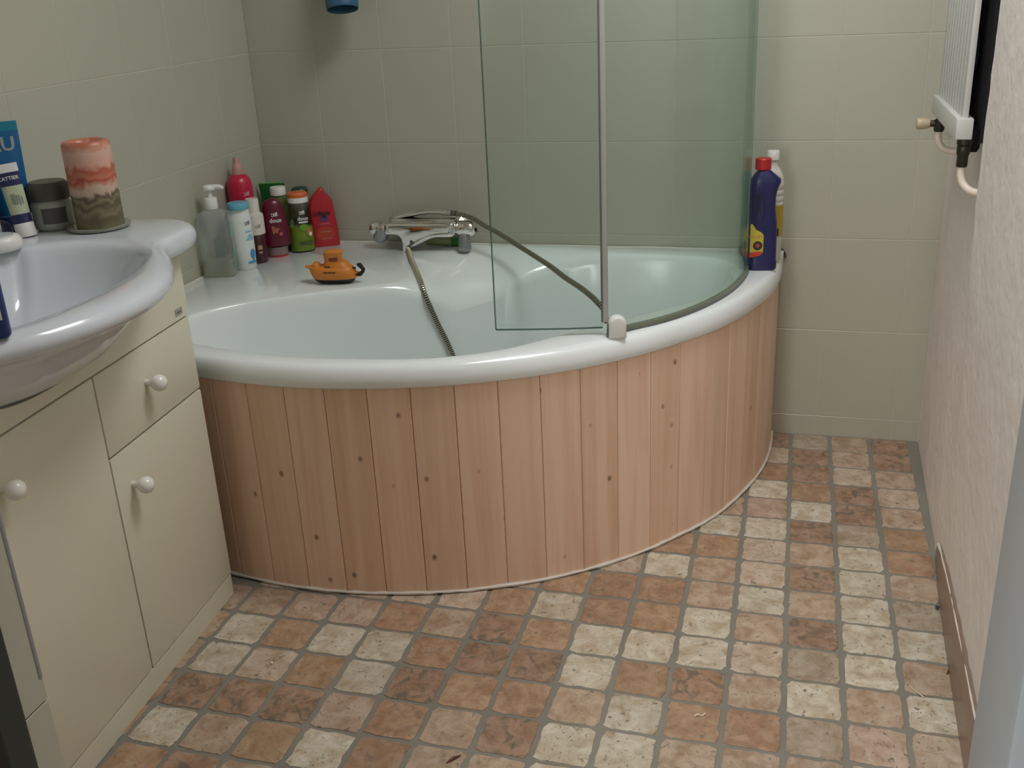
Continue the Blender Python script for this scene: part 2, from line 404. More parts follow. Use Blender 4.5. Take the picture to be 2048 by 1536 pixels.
# corrections read tile by tile: row 4..13 lists start at column -12
FX, FY, PX, PY = 1.5362, -.3990, .1037, .10155
kk = 0
for j, row in TILES.items():
    for c, ch in enumerate(row):
        i = -12+c
        if ch == '.': continue
        rnd = random.Random(j*97+i*13)
        col, st = PAL[ch]; v = rnd.uniform(.93, 1.07)
        y = FY-(j+.5)*PY
        if y > .01: continue
        y = min(y, -.0475)
        o = link('tile', FT[(kk*7+j) % 10], fl, (*[min(1, x*v) for x in col], st), (FX+(i+.5)*PX, y, 0))
        o.rotation_euler = (0, 0, (PI/2)*rnd.randrange(4)+rnd.uniform(-.012, .012)); kk += 1

# ------------------------------------------------------------------ bathtub
OUT = [(0.003, -.880), (.10, -.925), (.20, -.957), (.327, -.985), (.442, -1.003), (.546, -1.009), (.631, -1.004), (.712, -.992), (.792, -.975), (.873, -.949),
       (.953, -.914), (1.03, -.873), (1.103, -.824), (1.169, -.770), (1.232, -.708), (1.289, -.638), (1.345, -.563), (1.391, -.479), (1.434, -.372),
       (1.470, -.250), (1.487, -.125), (1.490, -.004)]
front = spline([(a, b, 0) for a, b in OUT], 8)
outer_poly = [(p.x, p.y) for p in front]+[(.003, -.004)]
INN = [(.284, -.905), (.423, -.938), (.586, -.946), (.754, -.929), (.856, -.899), (.942, -.849), (1.02, -.772), (1.085, -.700), (1.164, -.615), (1.26, -.515), (1.329, -.425),
       (1.368, -.315), (1.372, -.215), (1.345, -.130), (1.27, -.093), (1.12, -.085), (.98, -.088), (.86, -.115), (.755, -.215), (.68, -.325), (.59, -.402), (.451, -.475),
       (.328, -.550), (.225, -.625), (.160, -.71), (.155, -.80), (.20, -.87)]
inner_poly = [(p.x, p.y) for p in spline([(a, b, 0) for a, b in INN], 8, True)]
CX, CY = .80, -.53
def ray_poly(poly, a):
    dx, dy = math.cos(a), math.sin(a); best = 0
    for k in range(len(poly)):
        x1, y1 = poly[k][0]-CX, poly[k][1]-CY; x2, y2 = poly[(k+1) % len(poly)][0]-CX, poly[(k+1) % len(poly)][1]-CY
        ex, ey = x2-x1, y2-y1; den = dx*ey-dy*ex
        if abs(den) < 1e-12: continue
        t = (x1*ey-y1*ex)/den; s = (x1*dy-y1*dx)/den
        if -1e-9 <= s <= 1+1e-9 and t > best: best = t
    return best
tub = thing('bathtub', 'white acrylic corner bath with wide curved front rim, boarded in pine', 'bathtub', (.72, -.42, 0))
TO = Vector((.72, -.42, 0))
def build_tub():
    angs = [2*PI*k/300 for k in range(300)]
    for c in ((1.490, -.004), (.003, -.004), (.003, -.88)): angs.append(math.atan2(c[1]-CY, c[0]-CX) % (2*PI))
    angs.sort(); ro = [ray_poly(outer_poly, a) for a in angs]; ri = [ray_poly(inner_poly, a) for a in angs]
    def soft(a):                                   # the shelf slopes gently into the bowl below the tap
        x = CX+math.cos(a); y = math.sin(a); d = (math.degrees(a)-110)/27
        return math.exp(-d*d)
    def ring(fn): return [(CX+fn(i)[0]*math.cos(a)-TO.x, CY+fn(i)[0]*math.sin(a)-TO.y, fn(i)[1]) for i, a in enumerate(angs)]
    R = [ring(lambda i: (ro[i]-.035, .4870)), ring(lambda i: (ro[i]-.002, .4865)), ring(lambda i: (ro[i], .489)), ring(lambda i: (ro[i]-.001, .506)),
         ring(lambda i: (ro[i]-.004, .517)), ring(lambda i: (ro[i]-.009, .525)), ring(lambda i: (ro[i]-.016, .5305)), ring(lambda i: (ro[i]-.026, .533)),
         ring(lambda i: (min(ro[i]-.030, ri[i]+.012+.26*soft(angs[i])), .533)), ring(lambda i: (ri[i]+.005+.15*soft(angs[i]), .532-.014*soft(angs[i]))),
         ring(lambda i: (ri[i]+.06*soft(angs[i]), .528-.045*soft(angs[i]))), ring(lambda i: (ri[i]-.005, .519-.075*soft(angs[i]))), ring(lambda i: (ri[i]-.010, .50-.085*soft(angs[i])))]
    for i, a in enumerate(angs):                       # no rolled edge where the shelf runs into the tiled walls
        X, Y = CX+ro[i]*math.cos(a), CY+ro[i]*math.sin(a)
        if X < .008 or Y > -.008:
            for k in range(3, 8):
                q = ro[i]-.0006*(k-2); R[k][i] = (CX+q*math.cos(a)-TO.x, CY+q*math.sin(a)-TO.y, .5315+.0003*(k-2))
    for s, z in ((.955, .44), (.92, .36), (.88, .27), (.83, .20), (.77, .155), (.69, .128), (.55, .115), (.3, .108), (.02, .105)):
        R.append(ring(lambda i: (ri[i]*s, z)))
    return G().loft(R, cap0=False).done('shell', 'acrylic', tub, smooth=60)
build_tub()
# grubby sealant along the walls, and the dark patch at the right end
g = G(); g.tube([(x, -.006+.001*math.sin(x*40), .533+.0006*math.sin(x*23)) for x in [.02+.0365*k for k in range(41)]], .0026, 6, M=Matrix.Translation(-TO))
g.tube([(.0045, -.02-.03*k, .5335) for k in range(28)], .0028, 6, M=Matrix.Translation(-TO)); g.done('sealant_bead', 'silicone', tub)
g = G(); g.tube([(1.455, -.004, .536), (1.472, -.004, .537), (1.486, -.005, .534), (1.493, -.006, .522), (1.495, -.006, .512)], [.0012, .0018, .003, .0032, .0015], 6, M=Matrix.Translation(-TO))
g.done('mould_patch', 'mould', tub)

# curved pine boarding under the rim
PO = Vector((.9, -.75, 0))
panel = thing('plank_panel', 'curved front of upright pine boards with knots below the bath rim', 'panel', PO)
def inset_curve(d):
    P = front; out = []
    for i, p in enumerate(P):
        t = (P[min(i+1, len(P)-1)]-P[max(i-1, 0)]).normalized(); out.append(p+Vector((-t.y, t.x, 0))*d)
    return out
face = inset_curve(.008); cum = [0]
for i in range(1, len(face)): cum.append(cum[-1]+(face[i]-face[i-1]).length)
def at_len(s):
    s = max(0, min(cum[-1], s))
    for i in range(1, len(cum)):
        if cum[i] >= s:
            t = (s-cum[i-1])/(cum[i]-cum[i-1]); p = face[i-1].lerp(face[i], t); d = (face[i]-face[i-1]).normalized(); return p, d
    return face[-1], (face[-1]-face[-2]).normalized()
def len_at_x(x, y):
    return min(((face[i]-Vector((x, y, 0))).length, cum[i]) for i in range(len(face)))[1]
J0 = len_at_x(1.422, -.405)
JS = sorted([J0+.0885*k for k in range(-16, 6)])
JS = [0]+[j for j in JS if .03 < j < cum[-1]-.02]+[cum[-1]]
for k in range(len(JS)-1):
    a, b = JS[k]+.0004, JS[k+1]-.0004
    rnd = random.Random(k+40); pm, dm = at_len((a+b)/2); ang = math.atan2(dm.y, dm.x)
    Minv = (Matrix.Translation(pm) @ Matrix.Rotation(ang, 4, 'Z')).inverted()
    st = [a+(b-a)*q for q in (0, .02, .25, .5, .75, .98, 1)]
    prof = []
    for q, s in enumerate(st):
        p, d = at_len(s); nrm = Vector((-d.y, d.x, 0)); e = .0020 if q in (0, 6) else 0
        prof.append(p+nrm*e)
    back = [at_len(s)[0]+Vector((-at_len(s)[1].y, at_len(s)[1].x, 0))*.011 for s in reversed(st)]
    poly = [Minv @ p for p in prof+back]
    g = G().prism([(p.x, p.y) for p in poly], .006, .4868)
    v = rnd.uniform(.95, 1.04)
    o = g.done('plank', 'pine', panel, smooth=0, col=(.85*v, .605*v*rnd.uniform(.993, 1.007), .45*v*rnd.uniform(.985, 1.015), 1))
    o.location = pm-PO; o.rotation_euler = (0, 0, ang)
rnd = random.Random(5)
low = inset_curve(.006)
g = G(); g.tube([tuple(p-PO+Vector((0, 0, .006+.0015*rnd.random()))) for p in low[::2]], [.0026+.0022*rnd.random() for _ in low[::2]], 6); g.done('mortar_bead', 'silicone', panel)

# ------------------------------------------------------------------ shower screen
SO = Vector((1.30, -.45, .533))
screen = thing('shower_screen', 'curved green-tinted glass shower screen with hinged pane on bath rim', 'shower screen', SO)
GP = [(1.146, -.742), (1.186, -.702), (1.243, -.646), (1.290, -.585), (1.330, -.515), (1.366, -.430), (1.390, -.340), (1.402, -.250), (1.401, -.160), (1.390, -.070), (1.378, -.010)]
gl = spline([(a, b, 0) for a, b in GP], 6)
def ribbon(path, z0, z1, th, name, material, parent, org):
    L_ = []; R_ = []
    for i, p in enumerate(path):
        t = (path[min(i+1, len(path)-1)]-path[max(i-1, 0)]).normalized(); n = Vector((-t.y, t.x, 0))*th/2
        L_.append(p+n-org); R_.append(p-n-org)
    ring = [(p.x, p.y) for p in L_]+[(p.x, p.y) for p in reversed(R_)]
    n = len(L_); g = G(); v = [(x, y, z0-org.z) for x, y in ring]+[(x, y, z1-org.z) for x, y in ring]; m2 = 2*n
    f = [(i, (i+1) % m2, m2+(i+1) % m2, m2+i) for i in range(m2)]
    for i in range(n-1): f += [(i, m2-1-i, m2-2-i, i+1), (m2+i, m2+i+1, 2*m2-2-i, 2*m2-1-i)]
    g.add(v, f); return g.done(name, material, parent, smooth=40)
ribbon(gl, .542, 1.98, .006, 'fixed_pane', 'glass', screen, SO)
ribbon(gl, .5332, .5375, .012, 'seal_lip', 'seal_dark', screen, SO)
ribbon(gl, .5375, .545, .010, 'bottom_seal', 'seal_olive', screen, SO)
hp = [Vector((1.1335, -.7335, 0)), Vector((1.06, -.7515, 0)), Vector((.985, -.765, 0)), Vector((.914, -.776, 0))]
ribbon(hp, .548, 1.97, .006, 'folding_pane', 'glass', screen, SO)
for nm, x, y in (('pane_edge', .9135, -.776),):
    G().box((x-SO.x, y-SO.y, (.548+1.97)/2-SO.z), (.0014, .0062, 1.422)).done(nm, 'glass_edge', screen, smooth=0)
ribbon(hp, .5465, .5480, .0064, 'pane_edge', 'glass_edge', screen, SO)
G().box((1.1405-SO.x, -.741-SO.y, 1.262-SO.z), (.0125, .007, 1.40), .002).done('hinge_profile', 'seal', screen)
G().box((1.1345-SO.x, -.742-SO.y, 1.262-SO.z), (.0035, .009, 1.40), .001).done('hinge_profile_lip', 'seal_dark', screen)
G().box((1.149-SO.x, -.748-SO.y, .548-SO.z), (.006, .016, .030), .002).done('hinge_foot', 'seal_dark', screen)
def cap_piece():
    wd, h = .036, .047; pts = []
    for k in range(13): a = PI*k/12; pts.append((wd/2*math.cos(a), h-wd/2*.86+wd/2*.86*math.sin(a)))
    poly = [(-wd/2, 0)]+list(reversed(pts))+[(wd/2, 0)]
    rings = []
    for y, s in ((.010, 1), (-.006, 1), (-.009, .93), (-.010, .8)):
        rings.append([(x*s, y, .0235+(z-.0235)*s) for x, z in poly])
    return G().loft(rings, M=Matrix.Translation(Vector((1.167, -.749, .532))-SO) @ Matrix.Rotation(math.radians(17), 4, 'Z')).done('hinge_cap', 'white_plastic', screen, smooth=50)
cap_piece()

# ------------------------------------------------------------------ mixer tap, hand shower, hose
tap = thing('mixer_tap', 'chrome thermostatic bath mixer on the tiled wall above the shelf', 'tap', (.51, 0, .585))
def tap_parts():
    o = (.51, 0, .585)
    def Lc(x, y, z): return (x-o[0], y-o[1], z-o[2])
    # wall roses
    for x in (.44, .59):
        G().lathe([(.001, 0), (.030, 0), (.030, .006), (.016, .016), (.013, .02), (.013, .06)], n=24, M=Matrix.Translation(Lc(x, 0, .59)) @ Matrix.Rotation(PI/2, 4, 'X')).done('wall_rose', 'chrome', tap)
    # body: broad plate-like casting that narrows down to the hose outlet
    poly = [(.402, .609), (.412, .6145), (.50, .617), (.598, .6185), (.612, .612), (.613, .582), (.598, .5745), (.562, .5735), (.540, .568), (.512, .555), (.492, .545), (.478, .5405), (.462, .5425), (.454, .552), (.449, .568), (.440, .577), (.420, .580), (.402, .581)]
    pl = [(q.x, q.z) for q in spline([(a_, 0, b_) for a_, b_ in poly], 4, True)]
    rings = []
    for y, sc in ((-.048, .80), (-.052, .92), (-.060, .99), (-.075, 1.0), (-.092, .985), (-.102, .93), (-.108, .84), (-.1105, .70), (-.1115, .45)):
        rings.append([Lc(.505+(x-.505)*(1-(1-sc)*.35), y, .590+(z-.590)*sc) for x, z in pl])
    G().loft(rings).done('body', 'chrome', tap, smooth=60)
    # flat deck on top on which the hand shower lies
    G().box(Lc(.515, -.075, .618), (.185, .040, .010), .004).done('top_shelf', 'chrome', tap)
    # central lobe with diverter button
    G().tube([Lc(.464, -.094, .556), Lc(.463, -.095, .545), Lc(.462, -.096, .539), Lc(.462, -.096, .533)], [.013, .0125, .0105, .0098], 20).done('hose_outlet', 'chrome', tap, smooth=60)
    G().sphere(Lc(.486, -.1105, .5605), (.0075, .004, .0075)).done('diverter_button', 'dark_chrome', tap)
    # left: temperature handle with thumb grip
    hx = [(.404, .019), (.398, .022), (.372, .023), (.360, .021), (.354, .015), (.352, .002)]
    h = G().tube([Lc(x, -.078, .592) for x, r in hx], [r for x, r in hx], 24).done('temperature_handle', 'chrome', tap, smooth=50)
    g = G(); rr = []
    for t, (dx, dz, w2, d2) in enumerate(((.388, .590, .022, .020), (.386, .575, .024, .019), (.383, .562, .021, .016), (.381, .553, .012, .010), (.381, .5505, .003, .003))):
        rr.append([Lc(dx+w2*math.cos(2*PI*k/18), -.084+d2*math.sin(2*PI*k/18), dz) for k in range(18)])
    g.loft(rr).done('grip', 'grey_metal', h, smooth=60)
    # right: flow handle with a grey conical lever pointing down
    hx = [(.613, .019), (.618, .0215), (.648, .0215), (.658, .019), (.663, .012), (.664, .002)]
    h = G().tube([Lc(x, -.078, .596) for x, r in hx], [r for x, r in hx], 24).done('flow_handle', 'chrome', tap, smooth=50)
    G().lathe([(.013, 0), (.015, -.004), (.0185, -.036), (.019, -.044), (.016, -.048)], n=24, M=Matrix.Translation(Lc(.630, -.082, .583))).done('lever', 'grey_metal', h, smooth=50)
    G().sphere(Lc(.666, -.080, .592), (.003, .004, .006)).done('marker', 'mould', h)
tap_parts()
hs = thing('hand_shower', 'slim chrome hand shower lying flat on top of the tap', 'hand shower', (.50, -.07, .624))
def hand_shower():
    o = Vector((.50, -.07, .624)); rings = []
    for x, z, rz, ry in ((.408, .619, .002, .010), (.415, .621, .006, .024), (.44, .626, .008, .031), (.47, .632, .010, .030), (.50, .6375, .0105, .024), (.53, .6395, .0095, .016), (.555, .638, .009, .012), (.575, .635, .0085, .0095)):
        rings.append([tuple(Vector((x, -.060+ry*math.cos(2*PI*k/20), z+rz*math.sin(2*PI*k/20)))-o) for k in range(20)])
    G().loft(rings).done('head', 'chrome', hs, smooth=60)
    G().tube([Vector((.575, -.06, .635))-o, Vector((.590, -.061, .634))-o], .0088, 18).done('collar', 'chrome', hs)
    G().tube([Vector((.590, -.061, .634))-o, Vector((.606, -.063, .633))-o], .0080, 18).done('hose_nut', 'dark_chrome', hs)
hand_shower()
hose = thing('shower_hose', 'ribbed metal shower hose looping from the tap into the bath', 'hose', (.72, -.40, .35))
def build_hose():
    o = Vector((.72, -.40, .35))
    pts = [(.462, -.096, .534), (.4767, -.1175, .5402), (.5108, -.1934, .5404), (.5544, -.2824, .5380), (.600, -.3705, .5275), (.6222, -.3980, .4938), (.6335, -.3935, .4566), (.6490, -.3858, .4083), (.6645, -.3790, .3656),
           (.690, -.385, .30), (.715, -.415, .215), (.76, -.48, .145), (.82, -.58, .121), (.90, -.65, .126), (.97, -.665, .140), (1.04, -.62, .145), (1.085, -.565, .20), (1.110, -.550, .34), (1.1115, -.549, .46), (1.106, -.551, .518),
           (1.0845, -.534, .5405), (1.04, -.475, .551), (.983, -.40, .556), (.93, -.325, .562), (.872, -.250, .567), (.81, -.185, .578), (.75, -.135, .594), (.70, -.105, .609), (.65, -.078, .6265), (.606, -.063, .633)]
    path = spline(pts, 40); total = sum((path[i+1]-path[i]).length for i in range(len(path)-1))
    n = int(total/.0011); step = total/n; out = []; acc = 0; i = 0
    out = [path[0]]; need = step
    for a, b in zip(path, path[1:]):
        L = (b-a).length; pos = 0
        while need <= L-pos+1e-9 and L > 0:
            pos += need; out.append(a.lerp(b, min(1, pos/L))); need = step
        need -= (L-pos)
    rib = [.0068 if (k % 5) in (0, 1, 2) else .0046 for k in range(len(out))]
    ho = G().tube([p-o for p in out], rib, 10).done('hose_tube', MT['hose'], hose, smooth=0)
    ho.data.materials.append(mat('hose_groove_shade', (.05, .044, .03), .7))  # shade between the ribs deepened by a dark groove colour
    for pi, pf in enumerate(ho.data.polygons):
        if (pi//10) % 5 in (3, 4) and len(pf.vertices) == 4: pf.material_index = 1
MT['hose'] = mat('ribbed_steel_hose', (.50, .46, .34), .32, metal=.7)
build_hose()
tag(G().tube([(0, 0, 0), (.002, 0, 0), (.012, -.002, 0), (.06, -.004, 0), (.088, -.006, 0), (.10, -.006, 0)], [.004, .009, .0105, .011, .0105, .009], 16).done('flat_tube', mat('pale_green_tube', (.36, .42, .20), .4)),
    'pale green tube with bright green end lying behind the tap', 'tube')
ft = bpy.data.objects['flat_tube']; ft.location = (.497, -.026, .5440)
G().tube([(.080, -.0055, 0), (.116, -.007, 0)], .0115, 16).done('cap', mat('green_cap', (.03, .22, .04), .4), ft)

# ------------------------------------------------------------------ vanity cabinet
VA = math.radians(3.56)
van = thing('vanity_cabinet', 'cream laminate vanity cabinet with white ball knobs under the washbasin', 'cabinet', (.361, -1.042, 0), VA)
def build_vanity():
    W, Dp = .90, .33; t = .018
    # local: +x out of the front, -y along the front towards the camera
    for y in (-t/2-.001, -W+t/2+.001): G().box((-Dp/2-t, y, .39), (Dp, t, .775), .001).done('side_panel', 'laminate', van, smooth=0)
    G().box((-Dp/2-t, -W/2, .06), (Dp, W-.04, .016)).done('base_panel', 'laminate', van, smooth=0)
    G().box((-Dp-t, -W/2, .36), (.006, W-.04, .60)).done('back_panel', 'laminate', van, smooth=0)
    G().box((-.013, -W/2, .026), (.022, W-.004, .050), .002).done('plinth', 'laminate', van, smooth=0)
    prof = [(0, .647), (0, .7785)]
    for k in range(41):
        y = -.115-.62*k/40; d = abs(y+.425)/.31
        prof.append((y, .668+.1105*min(1, d)**2.6))
    prof += [(-W, .7785), (-W, .647)]
    g = G(); n_ = len(prof)
    for x in (-t, 0): g.v += [(x, y, z) for y, z in prof]
    top = [i for i in range(1, n_-1)]
    # strips between the top edge and the straight bottom edge
    base_ = len(g.v)
    for x in (-t, 0): g.v += [(x, prof[i][0], .647) for i in top]
    m_ = len(top)
    for q in range(m_-1):
        i, j = top[q], top[q+1]; a0, a1 = base_+q, base_+q+1; b0, b1 = base_+m_+q, base_+m_+q+1
        g.f += [(n_+i, n_+j, b1, b0), (i, a0, a1, j), (i, j, n_+j, n_+i), (a0, b0, b1, a1)]
    g.f += [(top[0], n_+top[0], base_+m_, base_), (top[-1], base_+m_-1, base_+2*m_-1, n_+top[-1])]
    g.done('fascia', 'laminate', van, smooth=20)
    def knob(parent, y, z):
        k = G().lathe([(.006, 0), (.0065, .010), (.010, .014), (.0148, .021), (.0160, .028), (.0135, .035), (.007, .040), (.001, .0415)], n=24, M=Matrix.Translation((0, y, z)) @ Matrix.Rotation(PI/2, 4, 'Y')).done('knob', 'white_knob', parent, smooth=60)
    def front_(name, y0, y1, z0, z1, ky, kz):
        d = G().box((-t/2, (y0+y1)/2, (z0+z1)/2), (t, abs(y1-y0)-.003, z1-z0-.003), .0035).done(name, 'laminate', van, smooth=50)
        knob(d, ky, kz); return d
    front_('drawer', 0, -.338, .490, .645, -.187, .575)
    front_('door', 0, -.338, .052, .489, -.287, .417)
    front_('door', -.338, -.660, .052, .645, -.604, .572)
    front_('door', -.660, -.90, .052, .645, -.72, .572)
    s = G().box((.0006, -.036, .663), (.0012, .026, .013)).done('sticker', mat('sticker_grey', (.34, .34, .27), .5), van, smooth=0)
    v, f = text_geo('aqua', .0085, .0002)
    G().add([(.0016, q[0]-.036, .663+q[1]) for q in v], f).done('lettering', 'label_grey', s, smooth=0)
build_vanity()

# ------------------------------------------------------------------ washbasin
BO = Vector((.27, -1.47, .82))
basin = thing('washbasin', 'white ceramic countertop washbasin with bowed front on the cabinet', 'washbasin', BO)
def build_basin():
    half = [(.004, -.985), (.12, -.980), (.25, -.958), (.301, -.952), (.352, -.972), (.386, -1.015), (.396, -1.07), (.399, -1.12), (.408, -1.156), (.435, -1.190), (.478, -1.245), (.520, -1.315), (.546, -1.39), (.556, -1.47)]
    full = half+[(x, -2.94-y) for x, y in reversed(half[:-1])]
    op = [(p.x, p.y) for p in spline([(a, b, 0) for a, b in full], 6)]
    inn = [(.128, -1.27), (.165, -1.204), (.232, -1.166), (.312, -1.159), (.382, -1.190), (.432, -1.248), (.465, -1.334), (.477, -1.400), (.481, -1.470)]
    inn = inn+[(x, -2.94-y) for x, y in reversed(inn[:-1])]
    ip = [(p.x, p.y) for p in spline([(a, b, 0) for a, b in inn], 6, True)]
    cx, cy = .285, -1.47
    def rp(poly, a):
        dx, dy = math.cos(a), math.sin(a); best = 0
        for k in range(len(poly)):
            x1, y1 = poly[k][0]-cx, poly[k][1]-cy; x2, y2 = poly[(k+1) % len(poly)][0]-cx, poly[(k+1) % len(poly)][1]-cy
            ex, ey = x2-x1, y2-y1; den = dx*ey-dy*ex
            if abs(den) < 1e-12: continue
            tt = (x1*ey-y1*ex)/den; s = (x1*dy-y1*dx)/den
            if -1e-9 <= s <= 1+1e-9 and tt > best: best = tt
        return best
    angs = sorted([2*PI*k/260 for k in range(260)]+[math.atan2(c[1]-cy, c[0]-cx) % (2*PI) for c in ((.004, -.985), (.004, -1.955))])
    ro = [rp(op, a) for a in angs]; ri = [rp(ip, a) for a in angs]
    def ring(fn): return [(cx+fn(i)[0]*math.cos(a)-BO.x, cy+fn(i)[0]*math.sin(a)-BO.y, fn(i)[1]-BO.z) for i, a in enumerate(angs)]
    def dn(i): return max(0., math.cos(angs[i]))      # front bulge hangs lower
    R = [ring(lambda i: (.02, .655)), ring(lambda i: (ri[i]*.45, .660)), ring(lambda i: (ri[i]*.72, .690)), ring(lambda i: (ri[i]*.92, .735)), ring(lambda i: (min(ri[i]*1.0, ro[i]-.02), .770)), ring(lambda i: (ro[i]-.016, .7795)), ring(lambda i: (ro[i]-.004, .784)),
         ring(lambda i: (ro[i]+.003, .792)), ring(lambda i: (ro[i]+.004, .802)), ring(lambda i: (ro[i]-.001, .811)), ring(lambda i: (ro[i]-.010, .8175)), ring(lambda i: (ro[i]-.021, .820)),
         ring(lambda i: (max(min(ri[i]+.030, ro[i]-.024), ri[i]+.014), .820)), ring(lambda i: (ri[i]+.012, .8185)), ring(lambda i: (ri[i]+.004, .815)), ring(lambda i: (ri[i]-.003, .808)), ring(lambda i: (ri[i]-.008, .797))]
    for s, z in ((.93, .768), (.87, .735), (.77, .706), (.62, .690), (.40, .681), (.12, .678)): R.append(ring(lambda i: (ri[i]*s, z)))
    # ceramic shell sits in a cut-out: keep the under-bowl inside the cabinet front
    return G().loft(R, cap0=True, cap1=True).done('bowl', 'ceramic', basin, smooth=60)
build_basin()

# ------------------------------------------------------------------ things on the basin
ZB = .8200
def candle_mat():
    m = bpy.data.materials.new('marbled_red_green_wax'); m.use_nodes = True; nt = m.node_tree; b = nt.nodes['Principled BSDF']
    N = nt.nodes.new; L = nt.links.new; tc = N('ShaderNodeTexCoord'); sp = N('ShaderNodeSeparateXYZ'); L(tc.outputs['Object'], sp.inputs[0])
    mp = N('ShaderNodeMapping'); mp.inputs['Scale'].default_value = (28, 28, 22); L(tc.outputs['Object'], mp.inputs[0])
    n = N('ShaderNodeTexNoise'); n.inputs['Scale'].default_value = 1; n.inputs['Detail'].default_value = 5; n.inputs['Distortion'].default_value = 1.2; L(mp.outputs[0], n.inputs['Vector'])
    ad = N('ShaderNodeMath'); ad.operation = 'MULTIPLY_ADD'; ad.inputs[1].default_value = .045; L(n.outputs['Fac'], ad.inputs[0]); L(sp.outputs['Z'], ad.inputs[2])
    mr = N('ShaderNodeMapRange'); mr.inputs[1].default_value = .022; mr.inputs[2].default_value = .19; L(ad.outputs[0], mr.inputs[0])
    cr = N('ShaderNodeValToRGB'); L(mr.outputs[0], cr.inputs[0]); e = cr.color_ramp.elements
    e[0].position = 0; e[0].color = (.16, .15, .06, 1); e[1].position = 1; e[1].color = (.42, .13, .07, 1)
    for p, c in ((.13, (.12, .085, .035)), (.20, (.21, .18, .09)), (.26, (.10, .07, .035)), (.31, (.24, .20, .11)), (.355, (.095, .07, .04)), (.40, (.52, .38, .28)), (.47, (.56, .42, .33)), (.53, (.48, .20, .13)), (.56, (.42, .06, .03)), (.59, (.50, .19, .12)), (.66, (.44, .10, .05)), (.72, (.60, .34, .26)), (.86, (.62, .40, .32)), (.93, (.50, .20, .13))):
        q = e.new(p); q.color = (*c, 1)
    L(cr.outputs[0], b.inputs['Base Color']); b.inputs['Roughness'].default_value = .38
    b.inputs['Subsurface Weight'].default_value = .15; b.inputs['Subsurface Radius'].default_value = (.01, .004, .002)
    return m
MT['candle'] = candle_mat()
dish = tag(G().lathe([(.002, 0), (.056, 0), (.0615, .003), (.0625, .007), (.060, .009), (.050, .0085), (.045, .0065), (.002, .006)], n=48).done('coaster', mat('greenish_glass', (.30, .31, .24), .12, trans=.25)), 'round greenish glass dish under the red candle', 'dish')
dish.location = (.205, -1.054, ZB); dish.scale = (.95, .95, 1)
cnd = thing('candle', 'thick marbled candle, red above and olive green below, on glass dish', 'candle', (.217, -1.064, ZB+.0068))
G().lathe([(.002, 0), (.0425, 0), (.0440, .003), (.0440, .148), (.0432, .156), (.040, .161), (.034, .1625), (.029, .160), (.026, .150), (.024, .140), (.002, .138)], n=40).done('wax', 'candle', cnd, smooth=50)
G().tube([(0, 0, .137), (.001, 0, .146), (.003, .001, .150)], .0011, 6).done('wick', 'black', cnd)
jar = thing('cream_jar', 'squat glass jar with dark grey screw lid behind the candle', 'jar', (.112, -1.062, ZB))
jar.scale = (.93, .93, 1.0)
G().lathe([(.002, 0), (.034, 0), (.039, .005), (.040, .012), (.040, .050), (.037, .056), (.036, .060)], n=36).done('glass_body', mat('frosted_jar_glass', (.40, .42, .37), .25), jar, smooth=50)
G().lathe([(.037, .058), (.0415, .0585), (.0425, .062), (.0425, .080), (.0405, .087), (.034, .092), (.030, .0915), (.002, .0905)], n=36).done('lid', mat('dark_grey_lid', (.075, .068, .058), .4), jar, smooth=40)
wrap_print([(*quad(.050, .030), 0, 0)], 'label', mat('dark_jar_label', (.10, .10, .095), .5), jar, .0402, .75, .030)
def crimp_tube(name, label, mats, wd, dp, h, loc, rotz, tilt, zs, capr, caph, capm):
    """toothpaste-type tube standing on its cap: round at the cap, flat crimp on top; zs = list of (z0,z1,material,part name)"""
    t = thing(name, label, 'tube', loc, rotz); t.rotation_euler = (tilt[0], tilt[1], rotz)
    G().lathe([(.002, 0), (capr*.97, 0), (capr, .002), (capr*.97, caph-.002), (capr*.9, caph)], n=28).done('cap', capm, t, smooth=40)
    def sec(z):
        u = max(0, min(1, (z-caph)/(h-caph)))
        a = wd/2*(.86+.14*u); b = dp/2*(1-u)**.8+.0012
        return a, b
    for z0, z1, mm, nm in zs:
        rings = []
        K = 7
        for k in range(K+1):
            z = z0+(z1-z0)*k/K; a, b = sec(z)
            rings.append([(a*math.cos(2*PI*q/36), b*math.sin(2*PI*q/36), z) for q in range(36)])
        G().loft(rings).done(nm, mm, t, smooth=50)
    return t, sec
MB_ = mat('glossy_blue_tube', (.008, .115, .30), .25); MBc = mat('cyan_blue_tube', (.01, .20, .30), .25); MN = mat('navy_print', (.022, .025, .10), .35); MGp = mat('pale_green_print', (.47, .54, .36), .4)
tb, sec = crimp_tube('blue_cream_tube', 'tall glossy blue tube standing on its cap by the wall', None, .076, .046, .205, (.046, -1.088, ZB), 2.13-PI/2, (0, 0),
    [(.034, .192, MB_, 'tube_body'), (.190, .207, MBc, 'crimp')], .030, .034, mat('blue_tube_cap', (.03, .07, .22), .3))
v, f = text_geo('EAU', .036, .0008)
G().add([(q[0]-.005, -(sec(.165+q[1])[1]*math.sqrt(max(.05, 1-((q[0]-.005)/sec(.165+q[1])[0])**2))+.0008), .165+q[1]) for q in v], f).done('lettering', mat('silver_print', (.30, .36, .37), .4), tb, smooth=0)
t2, sec2 = crimp_tube('toothpaste_tube', 'small pale green and navy toothpaste tube standing on white cap', None, .040, .028, .136, (.101, -1.131, ZB), 2.10-PI/2, (math.radians(-7), math.radians(-6)),
    [(.026, .043, MN, 'navy_band'), (.043, .096, MGp, 'tube_body'), (.096, .121, MN, 'navy_band'), (.121, .137, 'label_white', 'crimp')], .0185, .026, 'white_plastic')
v, f = text_geo('CATTIER', .0092, .0002)
